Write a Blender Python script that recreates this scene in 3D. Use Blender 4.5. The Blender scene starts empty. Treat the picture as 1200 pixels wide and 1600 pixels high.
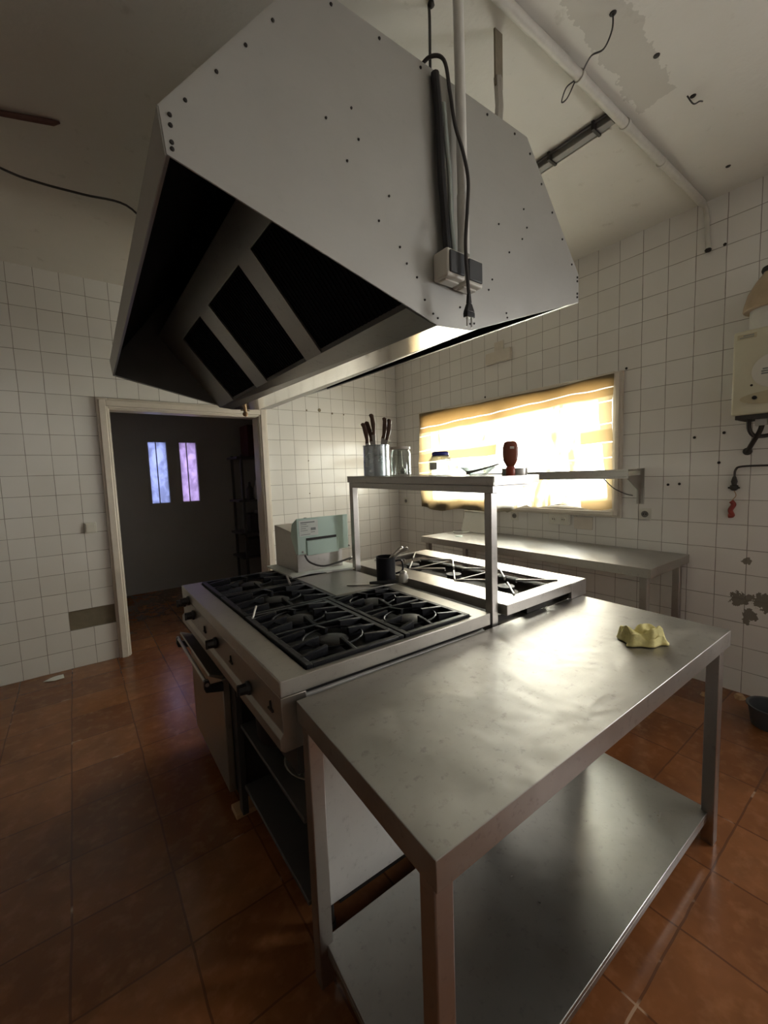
import bpy, math, random
from mathutils import Vector, Matrix, noise
random.seed(7)
sc = bpy.context.scene
COL = sc.collection
PI = math.pi

# ------------------------------------------------------------------ camera, sky, light, exposure
CAM_H = 1.42
yaw, pit, rol = math.radians(36.680), math.radians(5.159), math.radians(-2.028)
f_ = Vector((math.sin(yaw)*math.cos(pit), math.cos(yaw)*math.cos(pit), -math.sin(pit)))
r_ = Vector((math.cos(yaw), -math.sin(yaw), 0)); u_ = r_.cross(f_)
R2 = r_*math.cos(rol) + u_*math.sin(rol); U2 = -r_*math.sin(rol) + u_*math.cos(rol)
cd = bpy.data.cameras.new('camera'); cam = bpy.data.objects.new('camera', cd); COL.objects.link(cam)
cd.sensor_fit = 'HORIZONTAL'; cd.sensor_width = 36; cd.lens = 648.47/1200*36; cd.clip_start = .02
m = Matrix((R2, U2, -f_)).transposed().to_4x4(); m.translation = Vector((0, 0, CAM_H)); cam.matrix_world = m
sc.camera = cam
sc.view_settings.view_transform = 'Standard'; sc.view_settings.look = 'None'
sc.view_settings.gamma = 1; sc.view_settings.use_curve_mapping = False
sc.view_settings.exposure = 0.62

w = bpy.data.worlds.new('sky'); sc.world = w; w.use_nodes = True
bg = w.node_tree.nodes['Background']; bg.inputs[0].default_value = (.93, .97, 1, 1); bg.inputs[1].default_value = 3.0

def area(name, loc, rot, sx, sy, power, col):
    l = bpy.data.lights.new(name, 'AREA'); l.shape = 'RECTANGLE'; l.size = sx; l.size_y = sy; l.energy = power; l.color = col
    o = bpy.data.objects.new(name, l); COL.objects.link(o); o.location = loc; o.rotation_euler = rot; return o
area('daylight_main_window', (3.85, 2.45, 1.75), (0, math.radians(78), 0), 1.7, 2.7, 300, (1, .955, .91))
area('daylight_near_window', (3.75, -.95, 1.75), (0, math.radians(78), 0), 1.2, 1.2, 62, (1, .965, .94))
area('daylight_store_window', (1.1, 6.6, 1.6), (math.radians(-90), 0, 0), 1.0, 1.1, 6, (.90, .88, 1))

# ------------------------------------------------------------------ material helpers
def newmat(name):
    m = bpy.data.materials.new(name); m.use_nodes = True
    return m, m.node_tree, m.node_tree.nodes['Principled BSDF']
def N(t, ty, **kw):
    n = t.nodes.new(ty)
    for k, v in kw.items(): setattr(n, k, v)
    return n
def math_(t, op, a, b=None, c=None, clamp=False):
    n = t.nodes.new('ShaderNodeMath'); n.operation = op; n.use_clamp = clamp
    for i, v in enumerate((a, b, c)):
        if v is None: continue
        if isinstance(v, (int, float)): n.inputs[i].default_value = v
        else: t.links.new(v, n.inputs[i])
    return n.outputs[0]
def mix(t, fac, a, b, bt='MIX'):
    n = t.nodes.new('ShaderNodeMix'); n.data_type = 'RGBA'; n.blend_type = bt
    if isinstance(fac, (int, float)): n.inputs[0].default_value = fac
    else: t.links.new(fac, n.inputs[0])
    for i, v in ((6, a), (7, b)):
        if isinstance(v, tuple): n.inputs[i].default_value = v if len(v) == 4 else v + (1,)
        else: t.links.new(v, n.inputs[i])
    return n.outputs[2]
def ramp(t, fac, stops):
    n = t.nodes.new('ShaderNodeValToRGB'); cr = n.color_ramp
    while len(cr.elements) < len(stops): cr.elements.new(.5)
    for e, (p, c) in zip(cr.elements, stops):
        e.position = p; e.color = (c, c, c, 1) if isinstance(c, (int, float)) else tuple(c) + (1,)
    t.links.new(fac, n.inputs[0]); return n.outputs[0]
def wpos(t): return t.nodes.new('ShaderNodeNewGeometry').outputs['Position']
def noisetex(t, vec, scale, detail=3, rough=.5, dist=0):
    n = t.nodes.new('ShaderNodeTexNoise'); n.inputs['Scale'].default_value = scale
    n.inputs['Detail'].default_value = detail; n.inputs['Roughness'].default_value = rough; n.inputs['Distortion'].default_value = dist
    t.links.new(vec, n.inputs['Vector']); return n.outputs[0]
def scalev(t, v, s):
    n = t.nodes.new('ShaderNodeMapping'); n.inputs['Scale'].default_value = s; t.links.new(v, n.inputs['Vector']); return n.outputs[0]
def bump(t, b, h, strength, dist):
    n = t.nodes.new('ShaderNodeBump'); n.inputs['Strength'].default_value = strength; n.inputs['Distance'].default_value = dist
    t.links.new(h, n.inputs['Height']); t.links.new(n.outputs[0], b.inputs['Normal'])

def plain(name, col, rough=.5, metal=0, var=.12, scale=18, bmp=0, spec=None):
    m, t, b = newmat(name); p = wpos(t); n = noisetex(t, p, scale, 4, .6)
    lo = tuple(c*(1-var) for c in col); hi = tuple(min(1, c*(1+var)) for c in col)
    t.links.new(mix(t, n, lo, hi), b.inputs['Base Color'])
    b.inputs['Roughness'].default_value = rough; b.inputs['Metallic'].default_value = metal
    if spec is not None: b.inputs['Specular IOR Level'].default_value = spec
    if bmp: bump(t, b, n, .5, bmp)
    return m
def steel(name, col=(.56, .55, .53), rough=.3, var=.15, brush=(2, 60, 2), dent=.0, metal=1.0, rv=.12, spk=.35):
    m, t, b = newmat(name); p = wpos(t)
    n1 = noisetex(t, p, 5, 4, .6, .6); n2 = noisetex(t, scalev(t, p, brush), 4, 3, .6); n3 = noisetex(t, p, 40, 3, .7)
    c = mix(t, n1, tuple(x*(1-var) for x in col), tuple(min(1, x*(1+var)) for x in col))
    sp = ramp(t, n3, [(.28, .55), (.42, 1)])
    c = mix(t, spk, c, sp, 'MULTIPLY')
    t.links.new(c, b.inputs['Base Color']); b.inputs['Metallic'].default_value = metal
    r = math_(t, 'MULTIPLY_ADD', n1, rv*2, rough-rv); r = math_(t, 'MULTIPLY_ADD', n2, .08, r)
    t.links.new(r, b.inputs['Roughness'])
    if dent:
        h = math_(t, 'ADD', math_(t, 'MULTIPLY', n2, .02), noisetex(t, p, 6.5, 2, .5, .3))
        bump(t, b, h, .35, dent)
    return m
def glass(name, tint=(.93, .96, .95), refl=.10):
    m, t, b = newmat(name); out = t.nodes['Material Output']
    tr = N(t, 'ShaderNodeBsdfTransparent'); tr.inputs[0].default_value = tint + (1,)
    gl = N(t, 'ShaderNodeBsdfGlossy'); gl.inputs['Roughness'].default_value = .04
    lw = N(t, 'ShaderNodeLayerWeight'); lw.inputs[0].default_value = .35
    t.links.new(mix(t, math_(t, 'POWER', lw.outputs['Facing'], 2.5), tint, (.16, .19, .19)), tr.inputs[0])
    mx = N(t, 'ShaderNodeMixShader'); t.links.new(math_(t, 'MULTIPLY_ADD', lw.outputs['Facing'], .55, refl*.4, clamp=True), mx.inputs[0])
    t.links.new(tr.outputs[0], mx.inputs[1]); t.links.new(gl.outputs[0], mx.inputs[2]); t.links.new(mx.outputs[0], out.inputs[0])
    return m

def tiles(name, axis, o0, z0, spots=()):
    """white glazed 15 cm wall tiles with dark thin joints, in world metres"""
    m, t, b = newmat(name); p = wpos(t)
    # slight waviness of the joints
    wob = noisetex(t, p, 6, 2); wv = math_(t, 'MULTIPLY_ADD', wob, .006, -.003)
    sx = N(t, 'ShaderNodeSeparateXYZ'); t.links.new(p, sx.inputs[0])
    h = math_(t, 'ADD', sx.outputs[axis], wv); v = math_(t, 'ADD', sx.outputs[2], wv)
    hu = math_(t, 'DIVIDE', math_(t, 'SUBTRACT', h, o0), .15); vu = math_(t, 'DIVIDE', math_(t, 'SUBTRACT', v, z0), .15)
    def d(u):
        fr = math_(t, 'FRACT', u); return math_(t, 'MINIMUM', fr, math_(t, 'SUBTRACT', 1, fr))
    dm = math_(t, 'MINIMUM', d(hu), d(vu))
    dirt = noisetex(t, p, 2.2, 3, .6)
    wd = math_(t, 'MULTIPLY_ADD', noisetex(t, p, 9, 2), .018, .006)
    joint = math_(t, 'MULTIPLY', math_(t, 'SUBTRACT', 1, math_(t, 'DIVIDE', dm, wd, clamp=True), clamp=True), 2.6, clamp=True)
    cv = N(t, 'ShaderNodeCombineXYZ'); t.links.new(math_(t, 'FLOOR', hu), cv.inputs[0]); t.links.new(math_(t, 'FLOOR', vu), cv.inputs[1])
    wn = N(t, 'ShaderNodeTexWhiteNoise'); wn.noise_dimensions = '2D'; t.links.new(cv.outputs[0], wn.inputs[0])
    base = mix(t, wn.outputs[0], (.75, .728, .69), (.80, .780, .745))
    base = mix(t, ramp(t, dirt, [(.45, .0), (.8, .22)]), base, (.58, .56, .50))
    jc = mix(t, noisetex(t, p, 14, 2), (.11, .095, .075), (.36, .33, .29))
    c = mix(t, math_(t, 'MULTIPLY', joint, .9), base, jc)
    rough = math_(t, 'MULTIPLY_ADD', joint, .5, .16)
    if spots:
        acc = None; nz = noisetex(t, p, 30, 3, .7)
        for (a, z, r) in spots:
            dx = math_(t, 'SUBTRACT', sx.outputs[axis], a); dz = math_(t, 'SUBTRACT', sx.outputs[2], z)
            dd = math_(t, 'SQRT', math_(t, 'ADD', math_(t, 'MULTIPLY', dx, dx), math_(t, 'MULTIPLY', dz, dz)))
            q = math_(t, 'LESS_THAN', math_(t, 'ADD', dd, math_(t, 'MULTIPLY_ADD', nz, r*2.2, -r*1.1)), r)
            acc = q if acc is None else math_(t, 'MAXIMUM', acc, q)
        c = mix(t, acc, c, (.21, .19, .155)); rough = math_(t, 'MULTIPLY_ADD', acc, .6, rough)
    t.links.new(c, b.inputs['Base Color']); t.links.new(rough, b.inputs['Roughness'])
    tilt = math_(t, 'MULTIPLY', joint, -1)
    bump(t, b, math_(t, 'ADD', tilt, math_(t, 'MULTIPLY', noisetex(t, p, 7, 1), .5)), .35, .004)
    return m

def floor_mat():
    m, t, b = newmat('terracotta_floor'); p = wpos(t)
    wob = math_(t, 'MULTIPLY_ADD', noisetex(t, p, 5, 2), .012, -.006)
    sx = N(t, 'ShaderNodeSeparateXYZ'); t.links.new(p, sx.inputs[0])
    hu = math_(t, 'DIVIDE', math_(t, 'SUBTRACT', math_(t, 'ADD', sx.outputs[0], wob), .18), .30)
    vu = math_(t, 'DIVIDE', math_(t, 'SUBTRACT', math_(t, 'ADD', sx.outputs[1], wob), .11), .30)
    def d(u):
        fr = math_(t, 'FRACT', u); return math_(t, 'MINIMUM', fr, math_(t, 'SUBTRACT', 1, fr))
    dm = math_(t, 'MINIMUM', d(hu), d(vu))
    joint = math_(t, 'LESS_THAN', dm, .011)
    cv = N(t, 'ShaderNodeCombineXYZ'); t.links.new(math_(t, 'FLOOR', hu), cv.inputs[0]); t.links.new(math_(t, 'FLOOR', vu), cv.inputs[1])
    wn = N(t, 'ShaderNodeTexWhiteNoise'); wn.noise_dimensions = '2D'; t.links.new(cv.outputs[0], wn.inputs[0])
    c = mix(t, wn.outputs[0], (.190, .066, .022), (.285, .112, .040))
    c = mix(t, ramp(t, noisetex(t, p, 3.5, 4, .6), [(.35, 0), (.7, .7)]), c, (.115, .044, .017))
    c = mix(t, ramp(t, noisetex(t, p, 16, 3, .6), [(.5, 0), (.8, .5)]), c, (.36, .165, .070))
    jc = mix(t, ramp(t, noisetex(t, p, 8, 3), [(.62, 0), (.70, 1)]), (.09, .038, .018), (.50, .34, .22))
    c = mix(t, math_(t, 'MULTIPLY', joint, .75), c, jc)
    t.links.new(c, b.inputs['Base Color'])
    t.links.new(math_(t, 'MULTIPLY_ADD', noisetex(t, p, 6, 3), .22, .10), b.inputs['Roughness'])
    bump(t, b, math_(t, 'ADD', math_(t, 'MULTIPLY', joint, -1), noisetex(t, p, 10, 2)), .25, .004)
    return m

def ceiling_mat():
    m, t, b = newmat('plaster_ceiling'); p = wpos(t)
    sx = N(t, 'ShaderNodeSeparateXYZ'); t.links.new(p, sx.inputs[0])
    n = noisetex(t, p, 2.5, 4, .6); c = mix(t, n, (.62, .60, .54), (.72, .70, .64))
    def band(x, lo, hi): return math_(t, 'MULTIPLY', math_(t, 'GREATER_THAN', x, lo), math_(t, 'LESS_THAN', x, hi))
    nz = math_(t, 'MULTIPLY_ADD', noisetex(t, p, 14, 3, .7), .10, -.05)
    X = math_(t, 'ADD', sx.outputs[0], nz); Y = math_(t, 'ADD', math_(t, 'ADD', sx.outputs[1], math_(t, 'MULTIPLY', sx.outputs[0], -.06)), nz)
    patch = math_(t, 'MULTIPLY', band(X, 1.2, 2.16), band(Y, .615, .76))
    c = mix(t, math_(t, 'MULTIPLY', patch, .42), c, (.38, .36, .31))
    c = mix(t, ramp(t, noisetex(t, p, 9, 4, .7), [(.62, 0), (.72, .35)]), c, (.40, .37, .31))
    t.links.new(c, b.inputs['Base Color']); b.inputs['Roughness'].default_value = .9
    bump(t, b, noisetex(t, p, 30, 4, .6), .3, .004)
    return m

def curtain_mat():
    m, t, b = newmat('sheer_curtain'); p = wpos(t); out = t.nodes['Material Output']
    sx = N(t, 'ShaderNodeSeparateXYZ'); t.links.new(p, sx.inputs[0]); y, zz = sx.outputs[1], sx.outputs[2]
    # the cloth hangs askew: stripes sag along the window
    sag = math_(t, 'MULTIPLY_ADD', y, .03, -.07)
    z = math_(t, 'ADD', math_(t, 'ADD', zz, sag), math_(t, 'MULTIPLY_ADD', noisetex(t, scalev(t, p, (1, .8, 1)), 2.0, 2), .07, -.035))
    zn = math_(t, 'DIVIDE', math_(t, 'SUBTRACT', z, 1.0), 1.1)
    dense = ramp(t, zn, [(0, .93), (.13, .90), (.17, .12), (.50, .10), (.515, .90), (.60, .90), (.62, .10), (.79, .13), (.815, .95), (1, 1.0)])
    dn = N(t, 'ShaderNodeRGBToBW'); t.links.new(dense, dn.inputs[0]); dv = dn.outputs[0]
    # wide hems at both sides and slanting folds that double the cloth
    side = math_(t, 'MAXIMUM', math_(t, 'GREATER_THAN', y, 3.30), math_(t, 'LESS_THAN', math_(t, 'ADD', y, math_(t, 'MULTIPLY', math_(t, 'SUBTRACT', zz, 1.6), -.10)), 1.50))
    fold = ramp(t, noisetex(t, scalev(t, p, (1, 3.2, 1.1)), 2.6, 3, .5, .8), [(.56, 0), (.69, 1)])
    fb = N(t, 'ShaderNodeRGBToBW'); t.links.new(fold, fb.inputs[0])
    lines = None
    for c_ in (1.345, 1.46, 1.57, 1.70, 1.86, 1.955):
        q = math_(t, 'LESS_THAN', math_(t, 'ABSOLUTE', math_(t, 'SUBTRACT', z, c_)), .004); lines = q if lines is None else math_(t, 'MAXIMUM', lines, q)
    mid = math_(t, 'MULTIPLY', math_(t, 'MULTIPLY', math_(t, 'LESS_THAN', y, 2.45), math_(t, 'GREATER_THAN', y, 1.66)), math_(t, 'LESS_THAN', z, 1.84))
    dv = math_(t, 'MULTIPLY', dv, math_(t, 'MULTIPLY_ADD', mid, -.85, 1))
    dv = math_(t, 'MAXIMUM', dv, math_(t, 'MULTIPLY', side, .80)); dv = math_(t, 'MAXIMUM', dv, math_(t, 'MULTIPLY', fb.outputs[0], .86))
    dv = math_(t, 'MULTIPLY', dv, math_(t, 'MULTIPLY_ADD', lines, -.8, 1))
    cc = N(t, 'ShaderNodeValToRGB'); cr = cc.color_ramp; cr.elements.new(.5)
    for e, (p_, c_) in zip(cr.elements, ((.05, (.92, .91, .86)), (.5, (.42, .33, .18)), (1, (.085, .044, .011)))): e.position = p_; e.color = c_ + (1,)
    t.links.new(dv, cc.inputs[0])
    tr = N(t, 'ShaderNodeBsdfTransparent'); tl = N(t, 'ShaderNodeBsdfTranslucent'); df = N(t, 'ShaderNodeBsdfDiffuse'); df.inputs[0].default_value = (.62, .55, .40, 1)
    t.links.new(cc.outputs[0], tl.inputs[0]); t.links.new(cc.outputs[0], tr.inputs[0])
    m1 = N(t, 'ShaderNodeMixShader'); m1.inputs[0].default_value = .22; t.links.new(tl.outputs[0], m1.inputs[1]); t.links.new(df.outputs[0], m1.inputs[2])
    m2 = N(t, 'ShaderNodeMixShader'); t.links.new(math_(t, 'MULTIPLY_ADD', dv, .60, .40, clamp=True), m2.inputs[0])
    t.links.new(tr.outputs[0], m2.inputs[1]); t.links.new(m1.outputs[0], m2.inputs[2]); t.links.new(m2.outputs[0], out.inputs[0])
    return m
def frosted(name, col):
    m, t, b = newmat(name); out = t.nodes['Material Output']; p = wpos(t)
    c = mix(t, ramp(t, noisetex(t, scalev(t, p, (1, 1, .8)), 9, 4, .6, .5), [(.42, 0), (.6, 1)]), tuple(x*.72 for x in col), col)
    tl = N(t, 'ShaderNodeBsdfTranslucent'); gl = N(t, 'ShaderNodeBsdfGlossy'); gl.inputs['Roughness'].default_value = .2
    t.links.new(c, tl.inputs[0]); mx = N(t, 'ShaderNodeMixShader'); mx.inputs[0].default_value = .06
    t.links.new(tl.outputs[0], mx.inputs[1]); t.links.new(gl.outputs[0], mx.inputs[2]); t.links.new(mx.outputs[0], out.inputs[0])
    return m

M = dict(
    steel_top=steel('worktop_steel', (.39, .375, .345), .39, .22, (3, 40, 3), .014, spk=.45),
    steel_shelf=steel('undershelf_steel', (.40, .405, .385), .28, .2, (3, 3, 3), .006),
    steel=steel('stainless_steel', (.46, .44, .41), .32, .1),
    steel_leg=steel('leg_steel', (.40, .37, .345), .34, .1),
    stove=steel('cooker_steel', (.42, .40, .36), .38, .22, metal=.9),
    tanhood=plain('tarnished_flue_hood', (.44, .34, .23), .42, .25, .3, 9),
    front=steel('shaded_cooker_front', (.31, .28, .24), .36, .25, metal=.9),  # cooker steel made darker: shade of the left-facing front put into colour
    hood=steel('hood_sheet_steel', (.465, .462, .435), .46, .08, (2, 2, 14), .006, metal=.85, rv=.06, spk=.06),
    hoodin=steel('hood_inner_steel', (.34, .33, .31), .34, .15, metal=.95),
    gutter=steel('polished_gutter_steel', (.78, .76, .72), .10, .06, rv=.03),
    galv=steel('galvanised_steel', (.48, .54, .51), .42, .10, metal=.7),
    filt=plain('greasy_filter_and_shade', (.004, .004, .006), .75, 0, .3, 60, spec=.12),  # this black also stands in for shade on the canopy liners
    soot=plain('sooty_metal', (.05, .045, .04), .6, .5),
    iron=plain('cast_iron', (.008, .0085, .011), .42, .35, .4, 60, .002),
    iron2=plain('burner_iron', (.035, .034, .035), .5, .5, .3, 60, .002),
    well=plain('greasy_black_well', (.010, .010, .013), .5, 0, .4, 40),
    plate=steel('hot_plate_steel', (.30, .285, .26), .36, .2, metal=.9),
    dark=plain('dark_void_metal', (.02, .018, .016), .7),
    black=plain('black_plastic', (.013, .013, .015), .38),
    rust=plain('dark_screw', (.03, .026, .022), .6, .4),
    white=plain('aged_white_plastic', (.66, .64, .57), .4, 0, .06),
    grey=plain('grey_plastic', (.055, .058, .062), .45),
    paint=plain('cream_gloss_paint', (.66, .60, .52), .38, 0, .12, 10, .002),
    pipe=plain('painted_pipe', (.55, .53, .47), .5, 0, .15, 25, .003),
    mint=plain('pale_green_enamel', (.50, .64, .565), .32, .15, .06, 8), lampgrey=plain('grey_lamp_housing', (.22, .21, .19), .5), panelw=steel('pale_side_sheet', (.66, .65, .62), .42, .12, metal=.35),
    gloom=plain('shaded_inner_panel', (.09, .085, .08), .5, .4, .2, 6), canis=steel('canister_steel', (.42, .46, .48), .24, .1, (2, 2, 2), metal=.95),  # gloom: recess shade put into the colour of bay shelves and hood end
    pvc=plain('grey_white_pvc', (.66, .65, .60), .42),
    alu=steel('window_aluminium', (.62, .58, .52), .45, .08, metal=.4),
    boiler=plain('ivory_enamel', (.60, .57, .43), .32, 0, .06, 8),
    boiler2=plain('tan_panel', (.50, .44, .29), .4),
    brown2=plain('rusty_conduit', (.13, .06, .05), .7, 0, .3, 30), brown=plain('brown_copper', (.30, .19, .10), .42, .5, .3, 12),
    rubber=plain('dark_hose', (.035, .03, .028), .5),
    red=plain('red_brown_plastic', (.25, .035, .025), .4),
    ketch=plain('ketchup_bottle', (.24, .062, .030), .22, 0, .25, 30),
    ketchcap=plain('ketchup_cap', (.34, .05, .02), .3),
    wood=plain('dark_knife_wood', (.10, .05, .03), .5, 0, .3, 40),
    plank=plain('pale_wood', (.42, .25, .12), .6, 0, .2, 20),
    cloth=plain('yellow_cloth', (.68, .61, .27), .9, 0, .22, 70, .004),
    plaster=plain('grey_plaster', (.20, .17, .12), .9, 0, .25, 20, .006),
    dimwall=plain('store_room_paint', (.50, .48, .45), .7, 0, .08, 3),
    store=plain('store_room_things', (.10, .09, .085), .6),
    darkwood=plain('dark_reddish_box', (.12, .035, .03), .6),
    blue=plain('blue_lid', (.03, .04, .32), .35),
    enamel=plain('black_enamel', (.006, .006, .009), .45, spec=.25),
    paper=plain('label_paper', (.72, .75, .70), .6, 0, .04),
    ink=plain('grey_ink', (.22, .24, .23), .6),
    glass=glass('clear_glass'),
    winglass=glass('window_glass'),
    floor=floor_mat(), ceil=ceiling_mat(), curtain=curtain_mat(),
    lilac=frosted('lilac_frosted_glass', (.46, .39, .55)), bluefrost=frosted('blue_frosted_glass', (.38, .41, .58)),
    tile_far=tiles('white_wall_tiles_far', 0, -.2554, 2.85),
    tile_right=tiles('white_wall_tiles_window', 1, 1.720, 2.842,
        spots=[(.668, .825, .022), (.70, .585, .042), (.655, .60, .02), (.645, .50, .036), (.59, .60, .045), (.56, .57, .04), (.66, .46, .02)]),
    tile_left=tiles('white_wall_tiles_left', 1, .0, 2.85), tile_back=tiles('white_wall_tiles_back', 0, .0, 2.85),
)

# ------------------------------------------------------------------ geometry helpers
class MB:
    def __init__(s): s.v = []; s.f = []; s.mi = []; s.cur = 0; s.fn = None
    def add(s, vs, fs):
        o = len(s.v)
        s.v += [Vector(s.fn(*p)) if s.fn else Vector(p) for p in vs]
        s.f += [tuple(o+i for i in f) for f in fs]; s.mi += [s.cur]*len(fs); return s
    def mat(s, i): s.cur = i; return s
    def box(s, x0, x1, y0, y1, z0, z1):
        return s.add([(x, y, z) for z in (z0, z1) for y in (y0, y1) for x in (x0, x1)],
              [(0, 2, 3, 1), (4, 5, 7, 6), (0, 1, 5, 4), (2, 6, 7, 3), (0, 4, 6, 2), (1, 3, 7, 5)])
    def tray(s, x0, x1, y0, y1, z0, z1, t=.003):
        """folded sheet top: a slab with a turned-down skirt all round, open below"""
        def ring(e, z): return [(x0+e, y0+e, z), (x1-e, y0+e, z), (x1-e, y1-e, z), (x0+e, y1-e, z)]
        vs = ring(0, z0) + ring(0, z1) + ring(t, z0) + ring(t, z1-t)
        fs = [(4, 5, 6, 7), (15, 14, 13, 12)]
        for i in range(4):
            j = (i+1) % 4; fs += [(i, j, 4+j, 4+i), (8+j, 8+i, 12+i, 12+j), (i, 8+i, 8+j, j)]
        return s.add(vs, fs)
    def frame(s, o, i, z0, z1, zs, t=.010):
        """sheet with a rectangular cut-out and a skirt down to zs; o/i = (x0, x1, y0, y1)"""
        def ring(q, z, e=0): return [(q[0]+e, q[2]+e, z), (q[1]-e, q[2]+e, z), (q[1]-e, q[3]-e, z), (q[0]+e, q[3]-e, z)]
        vs = ring(o, zs) + ring(o, z1) + ring(i, z1) + ring(i, z0) + ring(o, z0, t) + ring(o, zs, t)
        fs = []
        for k in range(4):
            j = (k+1) % 4
            for a in range(5): fs.append((a*4+k, a*4+j, a*4+4+j, a*4+4+k))
            fs.append((20+k, 20+j, j, k))
        return s.add(vs, fs)
    def prism(s, pts, d):
        """closed outline of 3D points extruded by vector d"""
        n = len(pts); d = Vector(d); a = [Vector(p) for p in pts]
        vs = a + [p+d for p in a]
        return s.add([tuple(p) for p in vs], [tuple(range(n))[::-1], tuple(range(n, 2*n))] + [(i, (i+1) % n, n+(i+1) % n, n+i) for i in range(n)])
    def loft(s, A, B, cap=True):
        n = len(A)
        fs = [(i, (i+1) % n, n+(i+1) % n, n+i) for i in range(n)]
        if cap: fs += [tuple(range(n))[::-1], tuple(range(n, 2*n))]
        return s.add([tuple(p) for p in list(A)+list(B)], fs)
    def tube(s, pts, r, n=10, cap=True):
        pts = [Vector(p) for p in pts]; rings = []
        up = Vector((0, 0, 1)); prev = None
        for i, p in enumerate(pts):
            d = (pts[min(i+1, len(pts)-1)] - pts[max(i-1, 0)]).normalized()
            a = prev - d*prev.dot(d) if prev is not None else (up.cross(d) if abs(d.z) < .9 else Vector((1, 0, 0)).cross(d))
            if a.length < 1e-6: a = Vector((1, 0, 0)).cross(d)
            a.normalize(); prev = a; b = d.cross(a)
            rr = r[i] if isinstance(r, (list, tuple)) else r
            rings.append([tuple(p + (a*math.cos(2*PI*k/n) + b*math.sin(2*PI*k/n))*rr) for k in range(n)])
        vs = [q for rg in rings for q in rg]; fs = []
        for i in range(len(pts)-1):
            for k in range(n):
                fs.append((i*n+k, i*n+(k+1) % n, (i+1)*n+(k+1) % n, (i+1)*n+k))
        if cap: fs += [tuple(range(n))[::-1], tuple((len(pts)-1)*n+k for k in range(n))]
        return s.add(vs, fs)
    def lathe(s, prof, c, n=28, ax='z'):
        """profile [(r, h)] about an axis through c"""
        vs = []
        for r, h in prof:
            for k in range(n):
                a = 2*PI*k/n; x, y = r*math.cos(a), r*math.sin(a)
                vs.append({'z': (c[0]+x, c[1]+y, c[2]+h), 'x': (c[0]+h, c[1]+x, c[2]+y), 'y': (c[0]+y, c[1]+h, c[2]+x)}[ax])
        fs = [(i*n+k, i*n+(k+1) % n, (i+1)*n+(k+1) % n, (i+1)*n+k) for i in range(len(prof)-1) for k in range(n)]
        fs += [tuple(range(n))[::-1], tuple((len(prof)-1)*n+k for k in range(n))]
        return s.add(vs, fs)
    def shell(s, prof, c, n=28):
        """open vessel: closed profile loop without caps"""
        vs = []
        for r, h in prof:
            for k in range(n):
                a = 2*PI*k/n; vs.append((c[0]+r*math.cos(a), c[1]+r*math.sin(a), c[2]+h))
        fs = [(i*n+k, i*n+(k+1) % n, (i+1)*n+(k+1) % n, (i+1)*n+k) for i in range(len(prof)-1) for k in range(n)]
        return s.add(vs, fs)
    def build(s, name, mats, parent=None, bev=0, smooth=True, loc=None):
        o3 = Vector((0, 0, 0))
        if parent is not None:
            q = parent
            while q is not None: o3 += q.location; q = q.parent
        elif loc is not None: o3 = Vector(loc)
        me = bpy.data.meshes.new(name); me.from_pydata([tuple(v-o3) for v in s.v], [], s.f); me.update()
        import bmesh as _b
        bm = _b.new(); bm.from_mesh(me); _b.ops.recalc_face_normals(bm, faces=bm.faces); bm.to_mesh(me); bm.free()
        if not isinstance(mats, (list, tuple)): mats = [mats]
        for mm in mats: me.materials.append(mm)
        for p, i in zip(me.polygons, s.mi): p.material_index = i
        if smooth:
            for p in me.polygons: p.use_smooth = True
            me.set_sharp_from_angle(angle=math.radians(32))
        o = bpy.data.objects.new(name, me); COL.objects.link(o)
        if parent is not None: o.parent = parent
        elif loc is not None: o.location = loc
        if bev:
            b = o.modifiers.new('bevel', 'BEVEL'); b.width = bev; b.segments = 2; b.limit_method = 'ANGLE'; b.angle_limit = math.radians(40)
        return o
def tag(o, label=None, cat=None, group=None, kind=None):
    if label: o['label'] = label
    if cat: o['category'] = cat
    if group: o['group'] = group
    if kind: o['kind'] = kind
    return o
def thing(name, label, cat, loc, group=None):
    o = bpy.data.objects.new(name, None); COL.objects.link(o); o.location = loc; o.empty_display_size = .1
    return tag(o, label, cat, group)
def struct(name, mb, mats, parent=None, **k):
    o = mb.build(name, mats, parent, **k)
    if parent is None: o['kind'] = 'structure'
    return o
def smoothpath(pts, n=6):
    P = [Vector(p) for p in pts]; out = []
    for i in range(len(P)-1):
        p0 = P[max(i-1, 0)]; p1 = P[i]; p2 = P[i+1]; p3 = P[min(i+2, len(P)-1)]
        for k in range(n):
            t = k/n
            out.append(.5*((2*p1) + (p2-p0)*t + (2*p0-5*p1+4*p2-p3)*t*t + (3*p1-p0-3*p2+p3)*t**3))
    out.append(P[-1]); return out

def wall_rects(mb, axis, a0, a1, z0, z1, t0, t1, holes):
    """slab in plane `axis` const between t0..t1, cut by rectangular holes (a0,a1,z0,z1)"""
    A = sorted({a0, a1, *[h[0] for h in holes], *[h[1] for h in holes]}); Z = sorted({z0, z1, *[h[2] for h in holes], *[h[3] for h in holes]})
    for i in range(len(A)-1):
        j = 0
        while j < len(Z)-1:
            def inh(j): return any(h[0] <= (A[i]+A[i+1])/2 <= h[1] and h[2] <= (Z[j]+Z[j+1])/2 <= h[3] for h in holes)
            if inh(j): j += 1; continue
            k = j
            while k+1 < len(Z)-1 and not inh(k+1): k += 1
            if axis == 'y': mb.box(A[i], A[i+1], t0, t1, Z[j], Z[k+1])
            else: mb.box(t0, t1, A[i], A[i+1], Z[j], Z[k+1])
            j = k+1

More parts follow.
